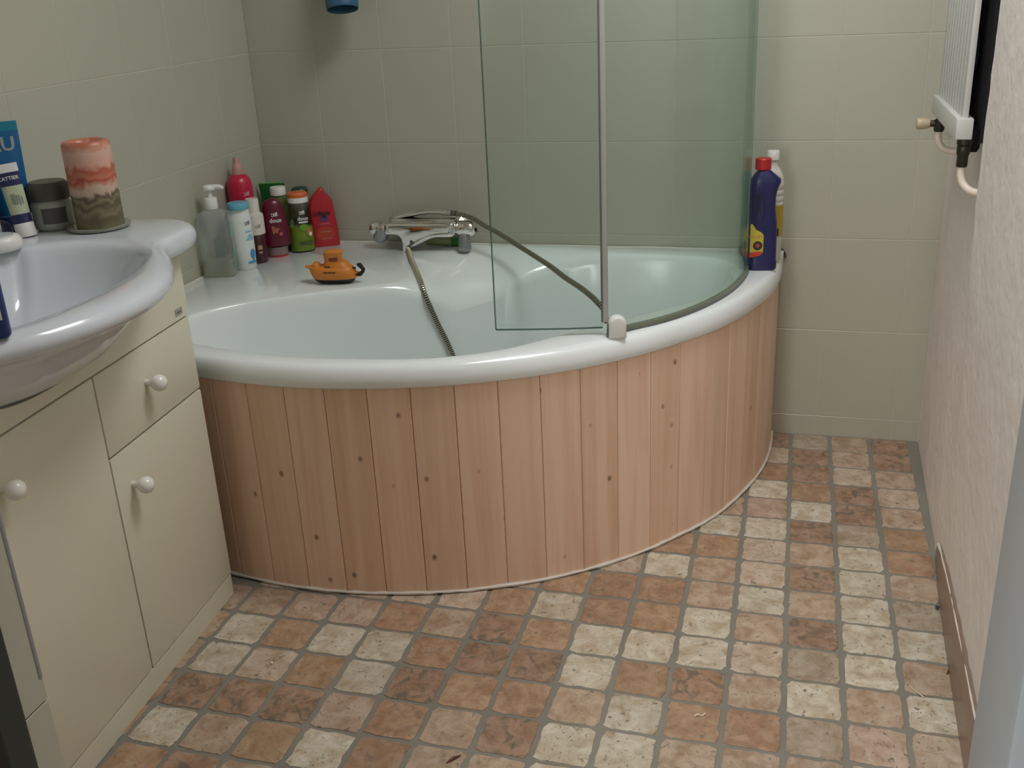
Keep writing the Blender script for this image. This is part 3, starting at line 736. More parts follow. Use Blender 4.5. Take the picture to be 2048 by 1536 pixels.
def on_sec(v, z0, sec, dx=0): return [(q[0]+dx, -(sec(z0+q[1])[1]*math.sqrt(max(.05, 1-((q[0]+dx)/sec(z0+q[1])[0])**2))+.0009), z0+q[1]) for q in v]
G().add(on_sec(v, .110, sec2, -.001), f).done('lettering', 'label_white', t2, smooth=0)
g = G()
for k, wdt in enumerate((.018, .020, .017, .019, .014)):
    q, ff = quad(.0022, wdt, 1); g.add(on_sec(q, .072-.001*k, sec2, -.004+.0042*k), ff)
g.done('small_print', mat('grey_green_print', (.20, .25, .22), .5), t2, smooth=0)
sd = thing('soap_dish', 'white plastic dish with clear domed lid at the basin edge', 'soap dish', (.116, -1.240, ZB), .68)
sd.scale = (.82, .82, 1.0)
rings = []
for z, s in ((0, .9), (.004, 1), (.016, 1.0), (.023, .93), (.026, .82)):
    rings.append([(s*.062*math.cos(2*PI*k/32), s*.046*math.sin(2*PI*k/32)*(1+.12*math.cos(2*PI*k/32)), z) for k in range(32)])
G().loft(rings).done('base', 'white_plastic', sd, smooth=60)
G().lathe([(.040, .024), (.041, .036), (.037, .046), (.028, .052), (.002, .053)], n=32, sx=1.15, sy=.9).done('clear_lid', glass_mat('clear_plastic', (.84, .88, .90), .4, .1), sd, smooth=60)
bb = thing('dark_blue_bottle', 'dark blue flat bottle with cream label at the front basin edge', 'bottle', (.479, -1.668, ZB), .30)
bb.scale = (.62, .62, 1.05)
G().lathe([(.002, 0), (.030, 0), (.034, .004), (.034, .075), (.032, .10), (.026, .125), (.016, .145), (.012, .152)], n=36, sx=1.0, sy=.55, p=2.4).done('bottle_body', mat('royal_blue_plastic', (.012, .03, .15), .3), bb, smooth=50)
G().lathe([(.002, .150), (.012, .150), (.012, .172), (.010, .174), (.002, .174)], n=24).done('cap', mat('blue_cap', (.01, .025, .12), .3), bb)
wrap_print([(*quad(.040, .055), 0, 0)], 'label', mat('cream_label', (.60, .58, .45), .5), bb, .0345, .30, .052, 1.0, .55, p=2.4)
cu = tag(G().lathe([(.002, 0), (.026, 0), (.029, .003), (.032, .085), (.0305, .086), (.027, .006), (.002, .005)], n=32).done('tooth_mug', mat('pale_grey_mug', (.52, .54, .55), .3)), 'pale grey mug by the wall left of the two tubes, cut by frame', 'mug')
cu.location = (.038, -1.166, ZB)

# ------------------------------------------------------------------ bottles on the bath shelf
ZT = .5332
def bottle(name, label, loc, prof, material, cap_prof=None, cap_mat=None, rotz=0.0, sx=1., sy=1., p=2., cat='bottle', n=36, cap_name='cap', cap_s=None):
    t = thing(name, label, cat, (loc[0], loc[1], ZT), rotz, 'toiletry bottles on the bath shelf')
    G().lathe(prof, n=n, sx=sx, sy=sy, p=p).done('bottle_body', material, t, smooth=45)
    if cap_prof: G().lathe(cap_prof, n=n, sx=(cap_s or (1, 1))[0], sy=(cap_s or (1, 1))[1]).done(cap_name, cap_mat, t, smooth=45)
    return t
def prof_r(prof):
    def f(z):
        for (r0, z0), (r1, z1) in zip(prof, prof[1:]):
            if z0 <= z <= z1 and z1 > z0: return r0+(r1-r0)*(z-z0)/(z1-z0)
        return prof[-1][0]
    return f
# the scrambled white maker's mark that several bottles carry
def mark(size):
    it = []; u = size
    for x, z, wd, h in ((-.95, .25, .30, .45), (-.90, -.45, .40, .35), (-.35, .0, .32, 1.15), (.22, .05, .36, 1.2), (.70, .18, .34, 1.3)):
        q, f = quad(wd*u, h*u, 2); it.append((q, f, x*u, z*u))
    return it
A0 = math.radians(31)                           # bottles face the room
# 1 clear soap dispenser
sp = thing('soap_dispenser', 'clear square pump bottle of soap with white pump, at left end', 'soap dispenser', (.046, -.388, ZT), math.radians(16))
sp.scale = (.95, .95, 1.0)
G().lathe([(.002, 0), (.042, 0), (.045, .004), (.045, .150), (.041, .166), (.020, .176), (.016, .178), (.016, .182)], n=48, sx=.98, sy=.66, p=7).done('bottle_body', glass_mat('clear_pet', (.90, .93, .925), .3, .1, .16), sp, smooth=45)
G().lathe([(.002, .003), (.0405, .003), (.0425, .006), (.0425, .046), (.002, .046)], n=48, sx=.98, sy=.64, p=7).done('liquid_soap', glass_mat('liquid_soap', (.80, .80, .62), .2, .1, .22), sp, smooth=45)
G().lathe([(.017, .178), (.018, .180), (.018, .204), (.016, .207), (.007, .208), (.007, .226), (.002, .226)], n=28).done('pump_collar', 'white_plastic', sp)
ph = G().lathe([(.006, .224), (.016, .226), (.018, .231), (.014, .238), (.002, .240)], n=24).done('pump_head', 'white_plastic', sp, smooth=60)
G().tube([(.008, 0, .233), (.028, 0, .234), (.040, 0, .230)], [.007, .006, .0045], 12).done('spout', 'white_plastic', ph)
wg = mat('mint_print', (.05, .42, .24), .4)
for y0, y1, z0, z1 in ((-.020, -.004, .112, .142), (-.020, -.012, .047, .050), (-.018, .000, .026, .033)):
    G().add([(.0452, y0, z0), (.0452, y1, z0), (.0452, y1, z1), (.0452, y0, z1)], [(0, 1, 2, 3)]).done('label', wg, sp, smooth=0)
G().add([(.0453, -.006+.010*math.cos(2*PI*k/16), .062+.013*math.sin(2*PI*k/16)) for k in range(16)], [tuple(range(16))]).done('label', wg, sp, smooth=0)
G().add([(.0453, -.014+.004*(k % 2), z) for k, z in enumerate((.076, .076, .105, .105))], [(0, 1, 3, 2)]).done('lettering', 'label_grey', sp, smooth=0)
G().box((.004, .010, .052), (.030, .012, .085), .004).done('back_label', mat('dark_green_back_label', (.10, .15, .125), .6), sp)
# 2 navy bottle, mostly hidden
bottle('navy_bottle', 'slim navy blue bottle half hidden behind the white shampoo', (.047, -.288), [(.002, 0), (.023, 0), (.025, .003), (.025, .135), (.020, .148), (.012, .152)], mat('navy_plastic', (.012, .016, .06), .35),
       [(.002, .150), (.013, .150), (.013, .165), (.002, .166)], mat('navy_cap', (.02, .03, .10), .35), A0, 1, .62)
# 3 tall pink bottle
pk = bottle('pink_bottle', 'tall bright pink bottle with frosted pink neck, tallest in the row', (.037, -.216), [(.002, 0), (.032, 0), (.0345, .004), (.0345, .200), (.033, .214), (.028, .226), (.020, .233), (.015, .236)], mat('hot_pink_plastic', (.50, .012, .055), .3),
       [(.015, .235), (.0155, .238), (.0135, .252), (.012, .262), (.0095, .264), (.008, .280), (.002, .281)], mat('frosted_pink_cap', (.50, .27, .25), .5), 0)
wrap_print(mark(.008), 'label_mark', mat('faded_print', (.50, .38, .38), .5), pk, .0348, math.radians(58), .185)
wrap_print([(*quad(.004, .05, 2), .0, 0)], 'label', mat('pale_pink_print', (.55, .22, .26), .5), pk, .0348, math.radians(74), .142)
# 4 white shampoo with blue cap
ws = bottle('white_shampoo_bottle', 'white shampoo bottle with light blue cap, in front of navy bottle', (.082, -.319), [(.002, 0), (.026, 0), (.0285, .003), (.0305, .060), (.0300, .120), (.0285, .148), (.0275, .150), (.0275, .163)], mat('glossy_white_plastic', (.72, .76, .74), .3),
       [(.0275, .1632), (.0285, .165), (.0285, .175), (.026, .180), (.002, .181)], mat('sky_blue_cap', (.13, .42, .56), .35), A0, 1.0, .78)
wrap_print(mark(.008), 'label_mark', 'label_grey', ws, .0300, math.radians(38), .126, 1, .78)
lb = mat('blue_print', (.06, .28, .52), .4)
v1 = blobs('ultra', .010, 0, .0002)
wrap_print([(*quad(.022, .003), 0, .022), (*quad(.014, .011), .003, .008), (*quad(.024, .005), 0, .001)], 'label', mat('pale_blue_print', (.25, .50, .66), .4), ws, .0308, math.radians(40), .082, 1, .78)
wrap_print([(*disc(.009, .014), .004, .022), (*quad(.026, .006), 0, 0), (*quad(.004, .016), .004, .010)], 'drop_print', lb, ws, .0306, math.radians(40), .020, 1, .78)
# 5 white topped dark brown bottle
br = bottle('dark_brown_bottle', 'dark plum bottle with tall white top, behind white shampoo', (.086, -.250), [(.002, 0), (.023, 0), (.0245, .003), (.0245, .078), (.0235, .079)], mat('dark_plum_plastic', (.055, .008, .016), .3),
       [(.0245, .079), (.0262, .080), (.0262, .128), (.0245, .134), (.019, .137), (.018, .140), (.018, .172), (.0165, .176), (.002, .177)], mat('ivory_plastic', (.66, .62, .57), .4), 0, cap_name='white_top')
wrap_print(mark(.0075), 'label_mark', mat('grey_print', (.30, .30, .27), .5), br, .0264, math.radians(48), .103)
wrap_print([(*quad(.012, .012), 0, 0), (*quad(.010, .005), 0, -.014)], 'gold_print', mat('gold_print', (.45, .28, .12), .5), br, .0248, math.radians(44), .045)
# 6 maroon shampoo standing on its cap
mr_ = bottle('maroon_shampoo_bottle', 'maroon shampoo bottle standing upside down on clear red-based cap', (.110, -.182), [(.030, .027), (.0395, .032), (.0405, .048), (.0375, .085), (.031, .125), (.026, .146), (.020, .157), (.010, .161), (.002, .162)], mat('maroon_plastic', (.115, .006, .022), .28),
       None, None, A0, 1.0, .60)
G().lathe([(.028, .006), (.028, .024), (.030, .028)], n=32, sx=1, sy=.75).done('clear_cap', mat('frosted_clear_cap', (.40, .30, .28), .3, trans=.4), mr_, smooth=45)
G().lathe([(.002, 0), (.027, 0), (.0285, .003), (.0285, .006), (.002, .006)], n=32, sx=1, sy=.75).done('cap_base', mat('red_cap_base', (.42, .03, .045), .35), mr_, smooth=45)
rf = prof_r([(.030, .027), (.0395, .032), (.0405, .048), (.0375, .085), (.031, .125), (.026, .146)])
wrap_print(mark(.0082), 'label_mark', 'label_white', mr_, rf, .06, .120, 1, .60, .0010)
wrap_print([(*blobs('doux', .0165, 0, .0003), 0, 0)], 'lettering', 'label_white', mr_, rf, .06, .104, 1, .60, .0010)
wrap_print([([(-.012, .012), (-.011, -.012), (.010, .002), (.004, .006)], [(0, 1, 2, 3)], 0, 0)], 'flower_print', mat('coral_print', (.36, .12, .06), .5), mr_, rf, .06, .078, 1, .60, .0010)
wrap_print([(*disc(.005, .005), .010, -.010), (*disc(.003, .004), .001, -.003)], 'fruit_print', mat('pink_red_print', (.50, .10, .08), .5), mr_, rf, .06, .076, 1, .60, .0012)
# 7 green tube with flat end
gt = thing('green_tube', 'dark green flat-ended tube standing in the corner behind bottles', 'tube', (.050, -.060, ZT), math.radians(16))
G().lathe([(.002, 0), (.022, 0), (.022, .03), (.020, .031)], n=28).done('cap', mat('dark_green_cap', (.015, .08, .03), .4), gt)
rings = []
for k in range(9):
    u = k/8; z = .030+.150*u; a = .024+.013*u; b_ = .018*(1-u)**.8+.0013
    rings.append([(a*math.cos(2*PI*q/32), b_*math.sin(2*PI*q/32), z) for q in range(32)])
G().loft(rings).done('tube_body', mat('dark_green_tube', (.008, .10, .022), .35), gt, smooth=50)
G().box((0, 0, .1815), (.074, .0028, .004), .0008).done('crimp', mat('bright_green_edge', (.16, .40, .12), .4), gt)
# 8 green bottle with white cap
gb = bottle('green_shampoo_bottle', 'translucent olive green bottle with white cap behind the maroon one', (.093, -.108), [(.002, 0), (.031, 0), (.034, .004), (.035, .080), (.033, .120), (.027, .148), (.021, .158)], mat('olive_translucent', (.13, .20, .045), .25, trans=.35),
       [(.021, .157), (.0222, .158), (.0222, .176), (.0205, .180), (.002, .1805)], 'white_plastic', A0, 1, .72)
wrap_print([(*disc(.010, .020), .020, 0)], 'label', mat('pale_green_label', (.40, .50, .36), .5), gb, .0352, .35, .068, 1, .72)
# 9 clear shower gel with orange cap
og = bottle('shower_gel_bottle', 'clear bottle with orange cap and green gel in its lower half', (.160, -.125), [(.002, 0), (.032, 0), (.035, .004), (.0345, .060), (.032, .110), (.029, .138), (.027, .142)], glass_mat('clear_gel_bottle', (.86, .87, .82), .4, .1), None, None, A0, 1, .68)
G().lathe([(.002, .003), (.0325, .004), (.0335, .010), (.033, .060), (.032, .072), (.002, .073)], n=36, sx=1, sy=.66).done('green_gel', mat('lime_gel', (.26, .40, .025), .2, trans=.25), og, smooth=45)
G().lathe([(.027, .141), (.0285, .142), (.0285, .155), (.027, .156)], n=36, sx=1, sy=.9).done('white_collar', 'white_plastic', og)
G().lathe([(.027, .1555), (.0285, .157), (.0285, .165), (.025, .169), (.002, .170)], n=36, sx=1, sy=.9).done('cap', mat('orange_cap', (.62, .13, .03), .4), og)
rg = prof_r([(.032, 0), (.035, .004), (.0345, .060), (.032, .110), (.029, .138)])
wrap_print(mark(.0078), 'label_mark', 'label_white', og, rg, .18, .114, 1, .68, .001)
wrap_print([(*blobs('doux', .0150, 0, .0003), 0, 0), (*quad(.026, .0045), 0, -.010)], 'lettering', 'label_white', og, rg, .2, .097, 1, .68, .001)
wrap_print([(*disc(.012, .010), 0, 0)], 'fruit_print', mat('leaf_green_print', (.12, .30, .02), .5), og, rg, .20, .072, 1, .68, .001)
wrap_print([(*disc(.008, .014), .013, -.006)], 'fruit_print', mat('orange_fruit_print', (.45, .17, .05), .5), og, rg, .20, .066, 1, .68, .001)
wrap_print([(*disc(.0055, .006), .018, -.014)], 'label', 'label_white', og, rg, .20, .066, 1, .68, .0014)
wrap_print([(*quad(.040, .010), .004, 0)], 'label', mat('dark_olive_print', (.07, .09, .02), .5), og, rg, .20, .028, 1, .68, .001)
# 10 bottle with round dark green lid
bottle('green_lidded_bottle', 'bottle with round dark green lid by the wall, behind orange cap', (.124, -.036), [(.002, 0), (.022, 0), (.024, .004), (.024, .110), (.017, .130), (.012, .136), (.012, .142)], mat('smoky_clear', (.35, .33, .27), .2, trans=.5),
       [(.010, .140), (.020, .142), (.024, .149), (.024, .157), (.020, .164), (.010, .167), (.002, .1675)], mat('bottle_green_lid', (.008, .055, .030), .35), 0)
# 11 red fish-shaped children's shower gel
rd = thing('red_shower_gel', 'red child\'s shower gel bottle with pointed slanting top, right end of row', 'bottle', (.196, -.052, ZT), A0)
out = [(-.040, 0), (-.0415, .006), (-.041, .045), (-.039, .090), (-.037, .120), (-.032, .135), (-.018, .152), (-.004, .166), (.002, .169), (.008, .166), (.013, .152), (.024, .142), (.031, .128), (.034, .100), (.0385, .050), (.041, .008), (.040, 0)]
rings = []
for y, s in ((-.021, .86), (-.0195, .93), (-.015, .98), (-.008, 1), (.008, 1), (.015, .98), (.0195, .93), (.021, .86)):
    rings.append([(x*s, y*(1-.55*max(0, (z-.10)/.07)), max(0, .08+(z-.08)*s) if z > .02 else z) for x, z in out])
G().loft(rings).done('bottle_body', mat('cherry_red_plastic', (.40, .012, .022), .3), rd, smooth=50)
def flat_on(items, name, material, parent, y):
    g = G()
    for v, f, dx, dz in items: g.add([(q[0]+dx, y, q[1]+dz) for q in v], f)
    return g.done(name, material, parent, smooth=0)
flat_on([(*blobs('Lolicup', .017, 0, .0006), -.004, .098)], 'lettering', mat('dark_red_print', (.06, .006, .012), .5), rd, -.0214)
flat_on([(*quad(.020, .018, 1), .001, .083)], 'label', mat('violet_print', (.07, .04, .20), .5), rd, -.0213)
flat_on([(*disc(.008, .005), .001, .088)], 'fruit_print', mat('dark_print', (.03, .005, .01), .5), rd, -.0216)
flat_on([(*blobs('hydratant', .0075), .0, .067), (*blobs('VITAMINE', .0065), .0, .043), (*blobs('shampooing', .006), .004, .024)], 'lettering', mat('pale_pink_lettering', (.55, .30, .25), .5), rd, -.0216)
flat_on([(*disc(.026, .022), .0, .038)], 'label', mat('orange_red_print', (.42, .04, .02), .5), rd, -.0212)

# ------------------------------------------------------------------ toy tug boat
boat = thing('toy_tugboat', 'orange plastic toy tugboat with black keel and black tow hook', 'toy boat', (.392, -.425, ZT), math.radians(8))
boat.scale = (1.24, 1.15, 1.0)
MO = mat('orange_plastic', (.66, .22, .03), .42)
def hull_ring(z, x0, x1, wd):
    pts = []
    for k in range(40):
        a = 2*PI*k/40; ca = math.cos(a); sa = math.sin(a)
        x = (x0+x1)/2+(x1-x0)/2*math.copysign(abs(ca)**.75, ca); y = wd*math.copysign(abs(sa)**.7, sa)
        pts.append((x, y, z))
    return pts
G().loft([hull_ring(0, -.030, .032, .010), hull_ring(.004, -.036, .038, .016), hull_ring(.010, -.042, .042, .020), hull_ring(.0145, -.043, .042, .021)]).done('keel', mat('black_rubber', (.012, .014, .012), .5), boat, smooth=50)
hull = G().loft([hull_ring(.014, -.044, .045, .024), hull_ring(.020, -.047, .046, .027), hull_ring(.032, -.050, .043, .027), hull_ring(.040, -.0515, .040, .025), hull_ring(.0435, -.052, .038, .022)]).done('hull', MO, boat, smooth=50)
G().loft([hull_ring(.040, -.058, -.010, .012), hull_ring(.0445, -.062, -.018, .008)]).done('bow', MO, boat, smooth=50)
G().loft([hull_ring(.042, -.047, -.028, .012), hull_ring(.051, -.045, -.031, .011), hull_ring(.053, -.043, -.033, .009)]).done('fore_hatch', MO, boat, smooth=50)
G().loft([hull_ring(.040, -.022, .036, .021), hull_ring(.048, -.020, .032, .019), hull_ring(.056, -.019, .026, .0165)]).done('deckhouse', MO, boat, smooth=50)
cab = G().loft([hull_ring(.054, -.0185, .0185, .015), hull_ring(.070, -.0185, .0175, .015), hull_ring(.076, -.019, .020, .0165), hull_ring(.0815, -.0185, .0205, .017), hull_ring(.084, -.015, .018, .0145)]).done('cabin', MO, boat, smooth=50)
pts = [(-.0085+.0095*0, 0)]
wn = []
for k in range(24):
    a = 2*PI*k/24; ca = math.cos(a); sa = math.sin(a)
    wn.append((.0035+.0095*math.copysign(abs(ca)**.55, ca), .0645+.0052*math.copysign(abs(sa)**.7, sa)))
G().prism(wn, -.0155, -.0147, 'y').done('window', mat('rust_brown_recess', (.20, .045, .02), .6), cab)
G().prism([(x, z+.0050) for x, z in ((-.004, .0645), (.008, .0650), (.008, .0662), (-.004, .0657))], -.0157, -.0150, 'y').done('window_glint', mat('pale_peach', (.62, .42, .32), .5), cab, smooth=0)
flat_on([(*blobs('ELBE', .0052, 0, .0003), -.009, .0465)], 'lettering', 'black', boat, -.0204)
flat_on([(*blobs('NAUTILE JR', .0050, 0, .0003), -.004, .034)], 'lettering', 'black', boat, -.0274)
G().tube([(.038, 0, .022), (.050, -.002, .0225)], .0070, 14).done('stern_tube', MO, boat)
MK = mat('black_plastic', (.010, .011, .010), .45)
G().tube([(.046, -.004, .0225), (.054, -.006, .0225), (.060, -.006, .030), (.062, -.006, .036), (.058, -.006, .042), (.054, -.006, .048), (.0535, -.006, .0515)], [.0045, .0050, .0042, .0040, .0044, .0055, .0045], 12).done('tow_hook', MK, boat, smooth=60)
G().tube([(.036, -.004, .040), (.0455, -.005, .0385)], .0028, 10).done('hook_pin', MK, boat)

# ------------------------------------------------------------------ cleaning bottles at the right end of the rim
bl = thing('bleach_bottle', 'navy blue cleaner bottle with red cap and side grip, behind glass', 'bottle', (1.4365, -.185, ZT), math.radians(8))
MV = mat('navy_hdpe', (.014, .015, .085), .35)
rings = []
for z, x0, x1, dy in ((0, -.034, .034, .026), (.004, -.0365, .0365, .029), (.020, -.0365, .0365, .029), (.024, -.035, .035, .028), (.100, -.034, .034, .028), (.120, -.034, .0325, .028), (.150, -.034, .028, .026), (.180, -.034, .028, .025), (.200, -.034, .032, .025), (.214, -.033, .038, .025), (.222, -.032, .038, .024), (.232, -.026, .026, .021), (.244, -.016, .012, .015), (.248, -.014, .010, .013)):
    ring = []
    for k in range(40):
        a = 2*PI*k/40; ca, sa = math.cos(a), math.sin(a)
        ring.append(((x0+x1)/2+(x1-x0)/2*math.copysign(abs(ca)**.6, ca), dy*math.copysign(abs(sa)**.6, sa), z))
    rings.append(ring)
body = G().loft(rings).done('bottle_body', MV, bl, smooth=45)
# hand-grip dent on the front flank: shallow oval, its shade put into a darker navy
gr = G(); N_ = 28
r1 = [(-.013+.0135*math.cos(2*PI*k/N_), -.0272, .155+.042*math.sin(2*PI*k/N_)) for k in range(N_)]
r2 = [(-.013+.0105*math.cos(2*PI*k/N_), -.0278, .155+.037*math.sin(2*PI*k/N_)) for k in range(N_)]
r3 = [(-.013+.006*math.cos(2*PI*k/N_), -.0262, .155+.030*math.sin(2*PI*k/N_)) for k in range(N_)]
gr.loft([r1, r2, r3], cap0=False).done('grip_recess', mat('navy_dent_shade', (.008, .009, .045), .45), bl, smooth=50)
G().lathe([(.0175, .245), (.019, .247), (.019, .270), (.0175, .272), (.002, .272)], n=24, M=Matrix.Translation((-.005, 0, 0))).done('cap', mat('red_screw_cap', (.42, .015, .015), .4), bl)
lab = [(-.032, .035), (-.006, .040), (.000, .048), (.000, .090), (-.006, .097), (-.018, .103), (-.026, .116), (-.032, .118)]
G().prism(lab, -.0298, -.0276, 'y').done('label', mat('yellow_label', (.52, .42, .05), .45), bl, smooth=0)
G().prism([(-.032, .034), (-.008, .039), (-.002, .046), (-.002, .050), (-.032, .047)], -.0302, -.0290, 'y').done('label', mat('red_label_band', (.55, .04, .02), .45), bl, smooth=0)
flat_on([(*disc(.0115, .0115), -.0135, .064)], 'round_emblem', mat('dark_emblem', (.03, .025, .02), .5), bl, -.0303)
flat_on([(*disc(.0052, .0052), -.0135, .0645)], 'round_emblem', mat('red_emblem', (.42, .04, .03), .5), bl, -.0306)
flat_on([(*blobs('WC NET', .008, 0, .0002), -.019, .086)], 'lettering', mat('orange_lettering', (.62, .22, .06), .5), bl, -.0302)
wbt = thing('white_cleaner_bottle', 'white ribbed bottle with yellow label behind the navy bottle', 'bottle', (1.4525, -.108, ZT), 0)
G().lathe([(.002, 0), (.028, 0), (.030, .004), (.030, .150), (.0285, .153), (.030, .157), (.030, .165), (.0282, .168), (.030, .172), (.030, .180), (.0282, .183), (.030, .187), (.030, .196), (.027, .214), (.020, .230), (.0135, .238), (.0125, .246), (.0125, .256)], n=32).done('bottle_body', mat('milky_hdpe', (.66, .63, .58), .4, sss=.1), wbt, smooth=45)
G().lathe([(.013, .254), (.0155, .256), (.0155, .274), (.014, .277), (.002, .277)], n=24).done('cap', mat('milky_cap', (.72, .70, .67), .4), wbt)
wrap_print([(*quad(.066, .080, 16), 0, 0)], 'label', mat('mustard_label', (.48, .34, .03), .5), wbt, .0302, .55, .106)
wrap_print([(*quad(.0045, .020, 2), .005, -.028)], 'lettering', 'black', wbt, .0304, .55, .106)
wrap_print([(*quad(.014, .034, 4), -.011, 0.006)], 'label_leaf', mat('leaf_label', (.14, .18, .02), .5), wbt, .0304, .55, .106)

# ------------------------------------------------------------------ radiator with its valves and pipes
RO = Vector((1.815, -.37, .90))
rad = thing('radiator', 'white slatted panel radiator on brackets, high on right wall', 'radiator', RO)
def build_rad():
    def Lb(c): return Vector(c)-RO
    y0, y1 = -.170, -.577
    G().box(Lb((1.8155, (y0+y1)/2, .9255)), (.031, y0-y1, .040), .003).done('bottom_header', 'rad_white', rad)
    G().box(Lb((1.8155, (y0+y1)/2, 1.760)), (.031, y0-y1, .040), .003).done('top_header', 'rad_white', rad)
    n = 10; st = (y0-y1-.02)/n
    for k in range(n):
        y = y1+.010+st*(k+.5)
        G().box(Lb((1.8165, y, 1.3425)), (.0125, st-.0075, .80), .0045).done('slat', 'rad_white', rad)
    for z in (1.34, 1.62):
        for y in (-.30, -.46):
            G().box(Lb((1.847, y, z)), (.050, .025, .03)).done('bracket', 'rad_white', rad, smooth=0)
    # far valve with hand wheel
    def lat(prof, org, axis, nm, mt): 
        R = {'z': Matrix.Identity(4), '-x': Matrix.Rotation(-PI/2, 4, 'Y'), '-z': Matrix.Rotation(PI, 4, 'X')}[axis]
        return G().lathe(prof, n=24, M=Matrix.Translation(Lb(org)) @ R).done(nm, mt, rad, smooth=40)
    lat([(.006, 0), (.008, .002), (.008, .012), (.0115, .014), (.0115, .036), (.0095, .040), (.002, .041)], (1.817, -.195, .906), '-z', 'valve_body', 'bronze')
    lat([(.0075, 0), (.0075, .014), (.006, .016), (.002, .016)], (1.810, -.195, .884), '-x', 'valve_stem', 'bronze')
    lat([(.010, 0), (.0112, .003), (.0130, .018), (.0130, .026), (.0115, .028), (.002, .028)], (1.796, -.195, .884), '-x', 'valve_knob', 'valve_knob')
    G().tube([Lb(p) for p in spline([(1.817, -.195, .866), (1.818, -.195, .848), (1.826, -.197, .832), (1.842, -.20, .824), (1.876, -.205, .822)], 6)], .0075, 14).done('pipe', 'pipe', rad, smooth=60)
    lat([(.008, 0), (.0135, .001), (.0135, .012), (.011, .014), (.0125, .016), (.0125, .030), (.0105, .033), (.0105, .054), (.009, .056), (.002, .056)], (1.8205, -.558, .9065), '-z', 'lockshield_valve', 'bronze')
    G().tube([Lb(p) for p in spline([(1.8205, -.558, .852), (1.8205, -.560, .836), (1.825, -.566, .820), (1.834, -.576, .810), (1.846, -.588, .806), (1.866, -.600, .806)], 6)], .0075, 14).done('pipe', 'pipe', rad, smooth=60)
build_rad()
# dark garment hanging in the gap behind the radiator
gm = thing('dark_garment', 'black garment with navy patch hanging behind the radiator\'s near end', 'clothing', (1.855, -.38, 1.15))
def garment():
    rnd = random.Random(9); ny, nz = 26, 30; F = []; Bk = []
    for j in range(nz+1):
        for i in range(ny+1):
            y = -.555+.40*i/ny; z = .895+.03*math.sin(i*.9)*(1 if j == 0 else 0)+.85*j/nz
            x = 1.8475+.0035*math.sin(i*1.1+j*.12)+.002*math.sin(i*2.3)
            F.append((x-1.855, y+.38, z-1.15)); Bk.append((x+.014-1.855, y+.38, z-1.15))
    w_ = ny+1; f = []
    N0 = len(F)
    for j in range(nz):
        for i in range(ny):
            a = j*w_+i; f.append((a, a+1, a+w_+1, a+w_)); f.append((N0+a, N0+a+w_, N0+a+w_+1, N0+a+1))
    for i in range(ny): f.append((i, N0+i, N0+i+1, i+1)); a = nz*w_+i; f.append((a, a+1, N0+a+1, N0+a))
    for j in range(nz): a = j*w_; f.append((a, a+w_, N0+a+w_, N0+a)); a += ny; f.append((a, N0+a, N0+a+w_, a+w_))
    G().add(F+Bk, f).done('cloth', 'cloth_black', gm, smooth=60)
    g = G(); g.sphere((0, 0, 0), (.004, .055, .045), M=Matrix.Translation((1.8435-1.855, -.40+.38, 1.055-1.15))); g.done('blue_highlight', 'cloth_highlight', gm)  # blue highlight on the dark cloth, put in as a coloured bump
    G().sphere((1.8435-1.855, -.365+.38, 1.005-1.15), (.003, .006, .006)).done('yellow_glint', mat('yellow_highlight', (.35, .25, .10), .4, metal=.6), gm)  # small yellowish highlight, put in as a coloured bead
garment()

# ------------------------------------------------------------------ other small things
bk = thing('blue_beaker', 'blue open-ended beaker tilted on the back wall, cut by top edge', 'beaker', (.340, -.094, 1.176))
bk.rotation_euler = (math.radians(-15), math.radians(-8), 0)
G().lathe([(.043, .150), (.043, .012), (.0425, .004), (.041, 0), (.0395, .002), (.0400, .012), (.0400, .145)], n=40).loft([[(.043*math.cos(2*PI*k/40), .043*math.sin(2*PI*k/40), .150) for k in range(40)], [(.02*math.cos(2*PI*k/40), .02*math.sin(2*PI*k/40), .156) for k in range(40)]], cap0=False).done('cup', mat('blue_plastic_cup', (.03, .10, .19), .35), bk, smooth=50)
G().box((.034, .004, .055), (.010, .016, .10), .004).done('handle', mat('brown_handle', (.12, .08, .035), .5), bk)
G().lathe([(.0385, .020), (.0385, .146), (.002, .146)], n=40).done('inner_shade', mat('dark_navy_shade', (.012, .018, .03), .6), bk, smooth=50)  # dark sleeve standing in for the shade inside the cup
sk = thing('baseboard_right', 'brown skirting', 'skirting', (0, 0, 0)) if False else None
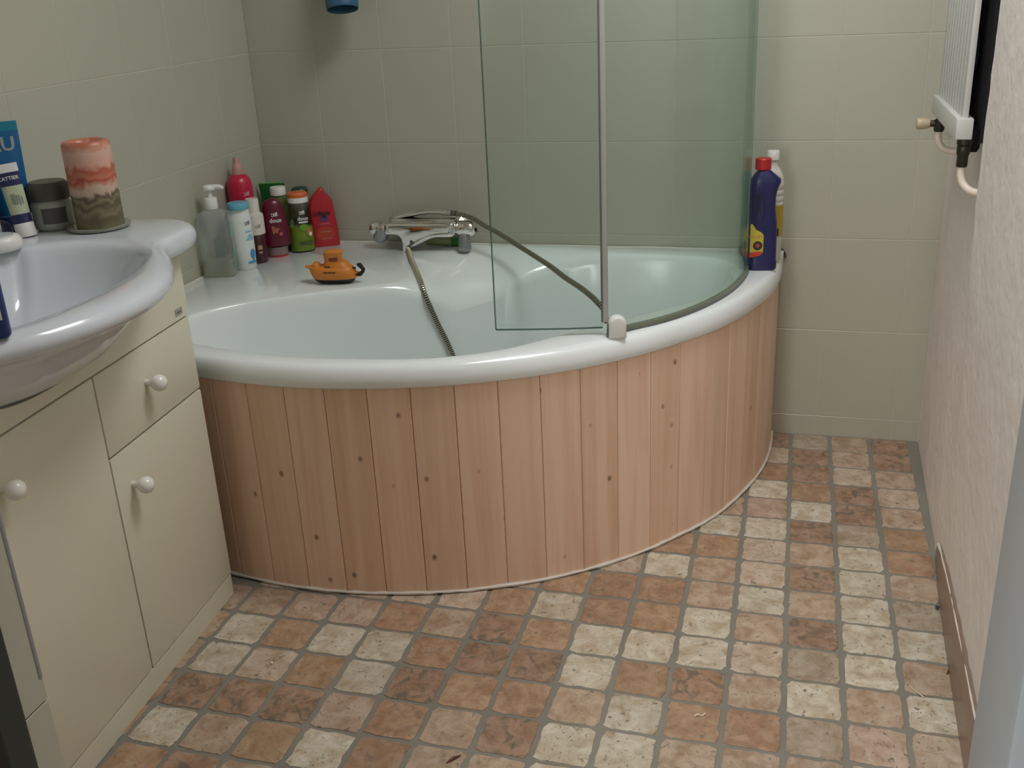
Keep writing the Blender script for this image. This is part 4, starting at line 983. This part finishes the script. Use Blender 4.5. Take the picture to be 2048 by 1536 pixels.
def skirting():
    rings = []
    for y, h, o in ((-.612, .018, .003), (-.622, .036, .005), (-.66, .056, .007), (-.74, .074, .010), (-.85, .086, .012), (-1.0, .097, .013), (-1.2, .103, .013), (-1.6, .105, .013), (-2.09, .105, .013)):
        xw = 1.874+.030*y
        rings.append([(xw+.006, y, .0015), (xw-o, y, .0015), (xw-o, y, h*.55), (xw-o*.95, y, h*.9), (xw-o*.4, y, h), (xw+.006, y, h)])
    b = struct(G().loft(rings).done('baseboard_right', 'skirting', smooth=50))
    pts = []; rr = []; rnd = random.Random(2)
    for k in range(40):
        t = k/39; y = -.65-.9*t; h = .054+.051*min(1, (1-math.exp(-3.4*t))*1.02); xw = 1.874+.030*y
        pts.append((xw-.0055, y, h)); rr.append(.0018+.0016*rnd.random())
    G().tube(pts, rr, 6).done('chipped_paint', 'silicone', b)
skirting()
def fleck(name, label, cat, pts, r, m):
    tag(G().tube(pts, r, 6).done(name, m), label, cat)
fleck('splinter', 'pale wood splinter on floor tile near the brown skirting', 'splinter', [(1.757, -1.090, .0032), (1.770, -1.107, .0035), (1.779, -1.118, .0032)], .0013, mat('pale_splinter', (.62, .52, .36), .6))
fleck('twig', 'thin dark twig leaning at foot of brown skirting', 'twig', [(1.826, -1.040, .003), (1.833, -1.022, .008), (1.839, -1.005, .013)], .0014, mat('dark_twig', (.12, .045, .03), .7))
fleck('pebble', 'small dark pebble on floor near the skirting\'s far end', 'pebble', [(1.832, -.822, .002), (1.832, -.822, .006), (1.833, -.827, .008), (1.833, -.829, .004)], [.002, .004, .0035, .001], mat('grey_pebble', (.05, .05, .07), .5))
fleck('pod', 'brown seed husk on an orange floor tile at bottom centre', 'husk', [(.985, -1.453, .003), (.995, -1.440, .005), (1.004, -1.430, .003)], [.001, .0034, .001], mat('brown_husk', (.10, .03, .015), .6))
fleck('paper_scrap', 'curled cream scrap on a brown tile, lower right', 'scrap', [(1.383, -1.250, .003), (1.389, -1.247, .0065), (1.396, -1.246, .003), (1.402, -1.241, .0055)], .0016, mat('cream_scrap', (.68, .58, .40), .6))
fleck('crumb', 'tiny white crumb on a pinkish tile near the cabinet', 'crumb', [(.560, -1.259, .002), (.561, -1.260, .005), (.563, -1.262, .003)], [.001, .0026, .001], mat('white_crumb', (.75, .74, .62), .6))
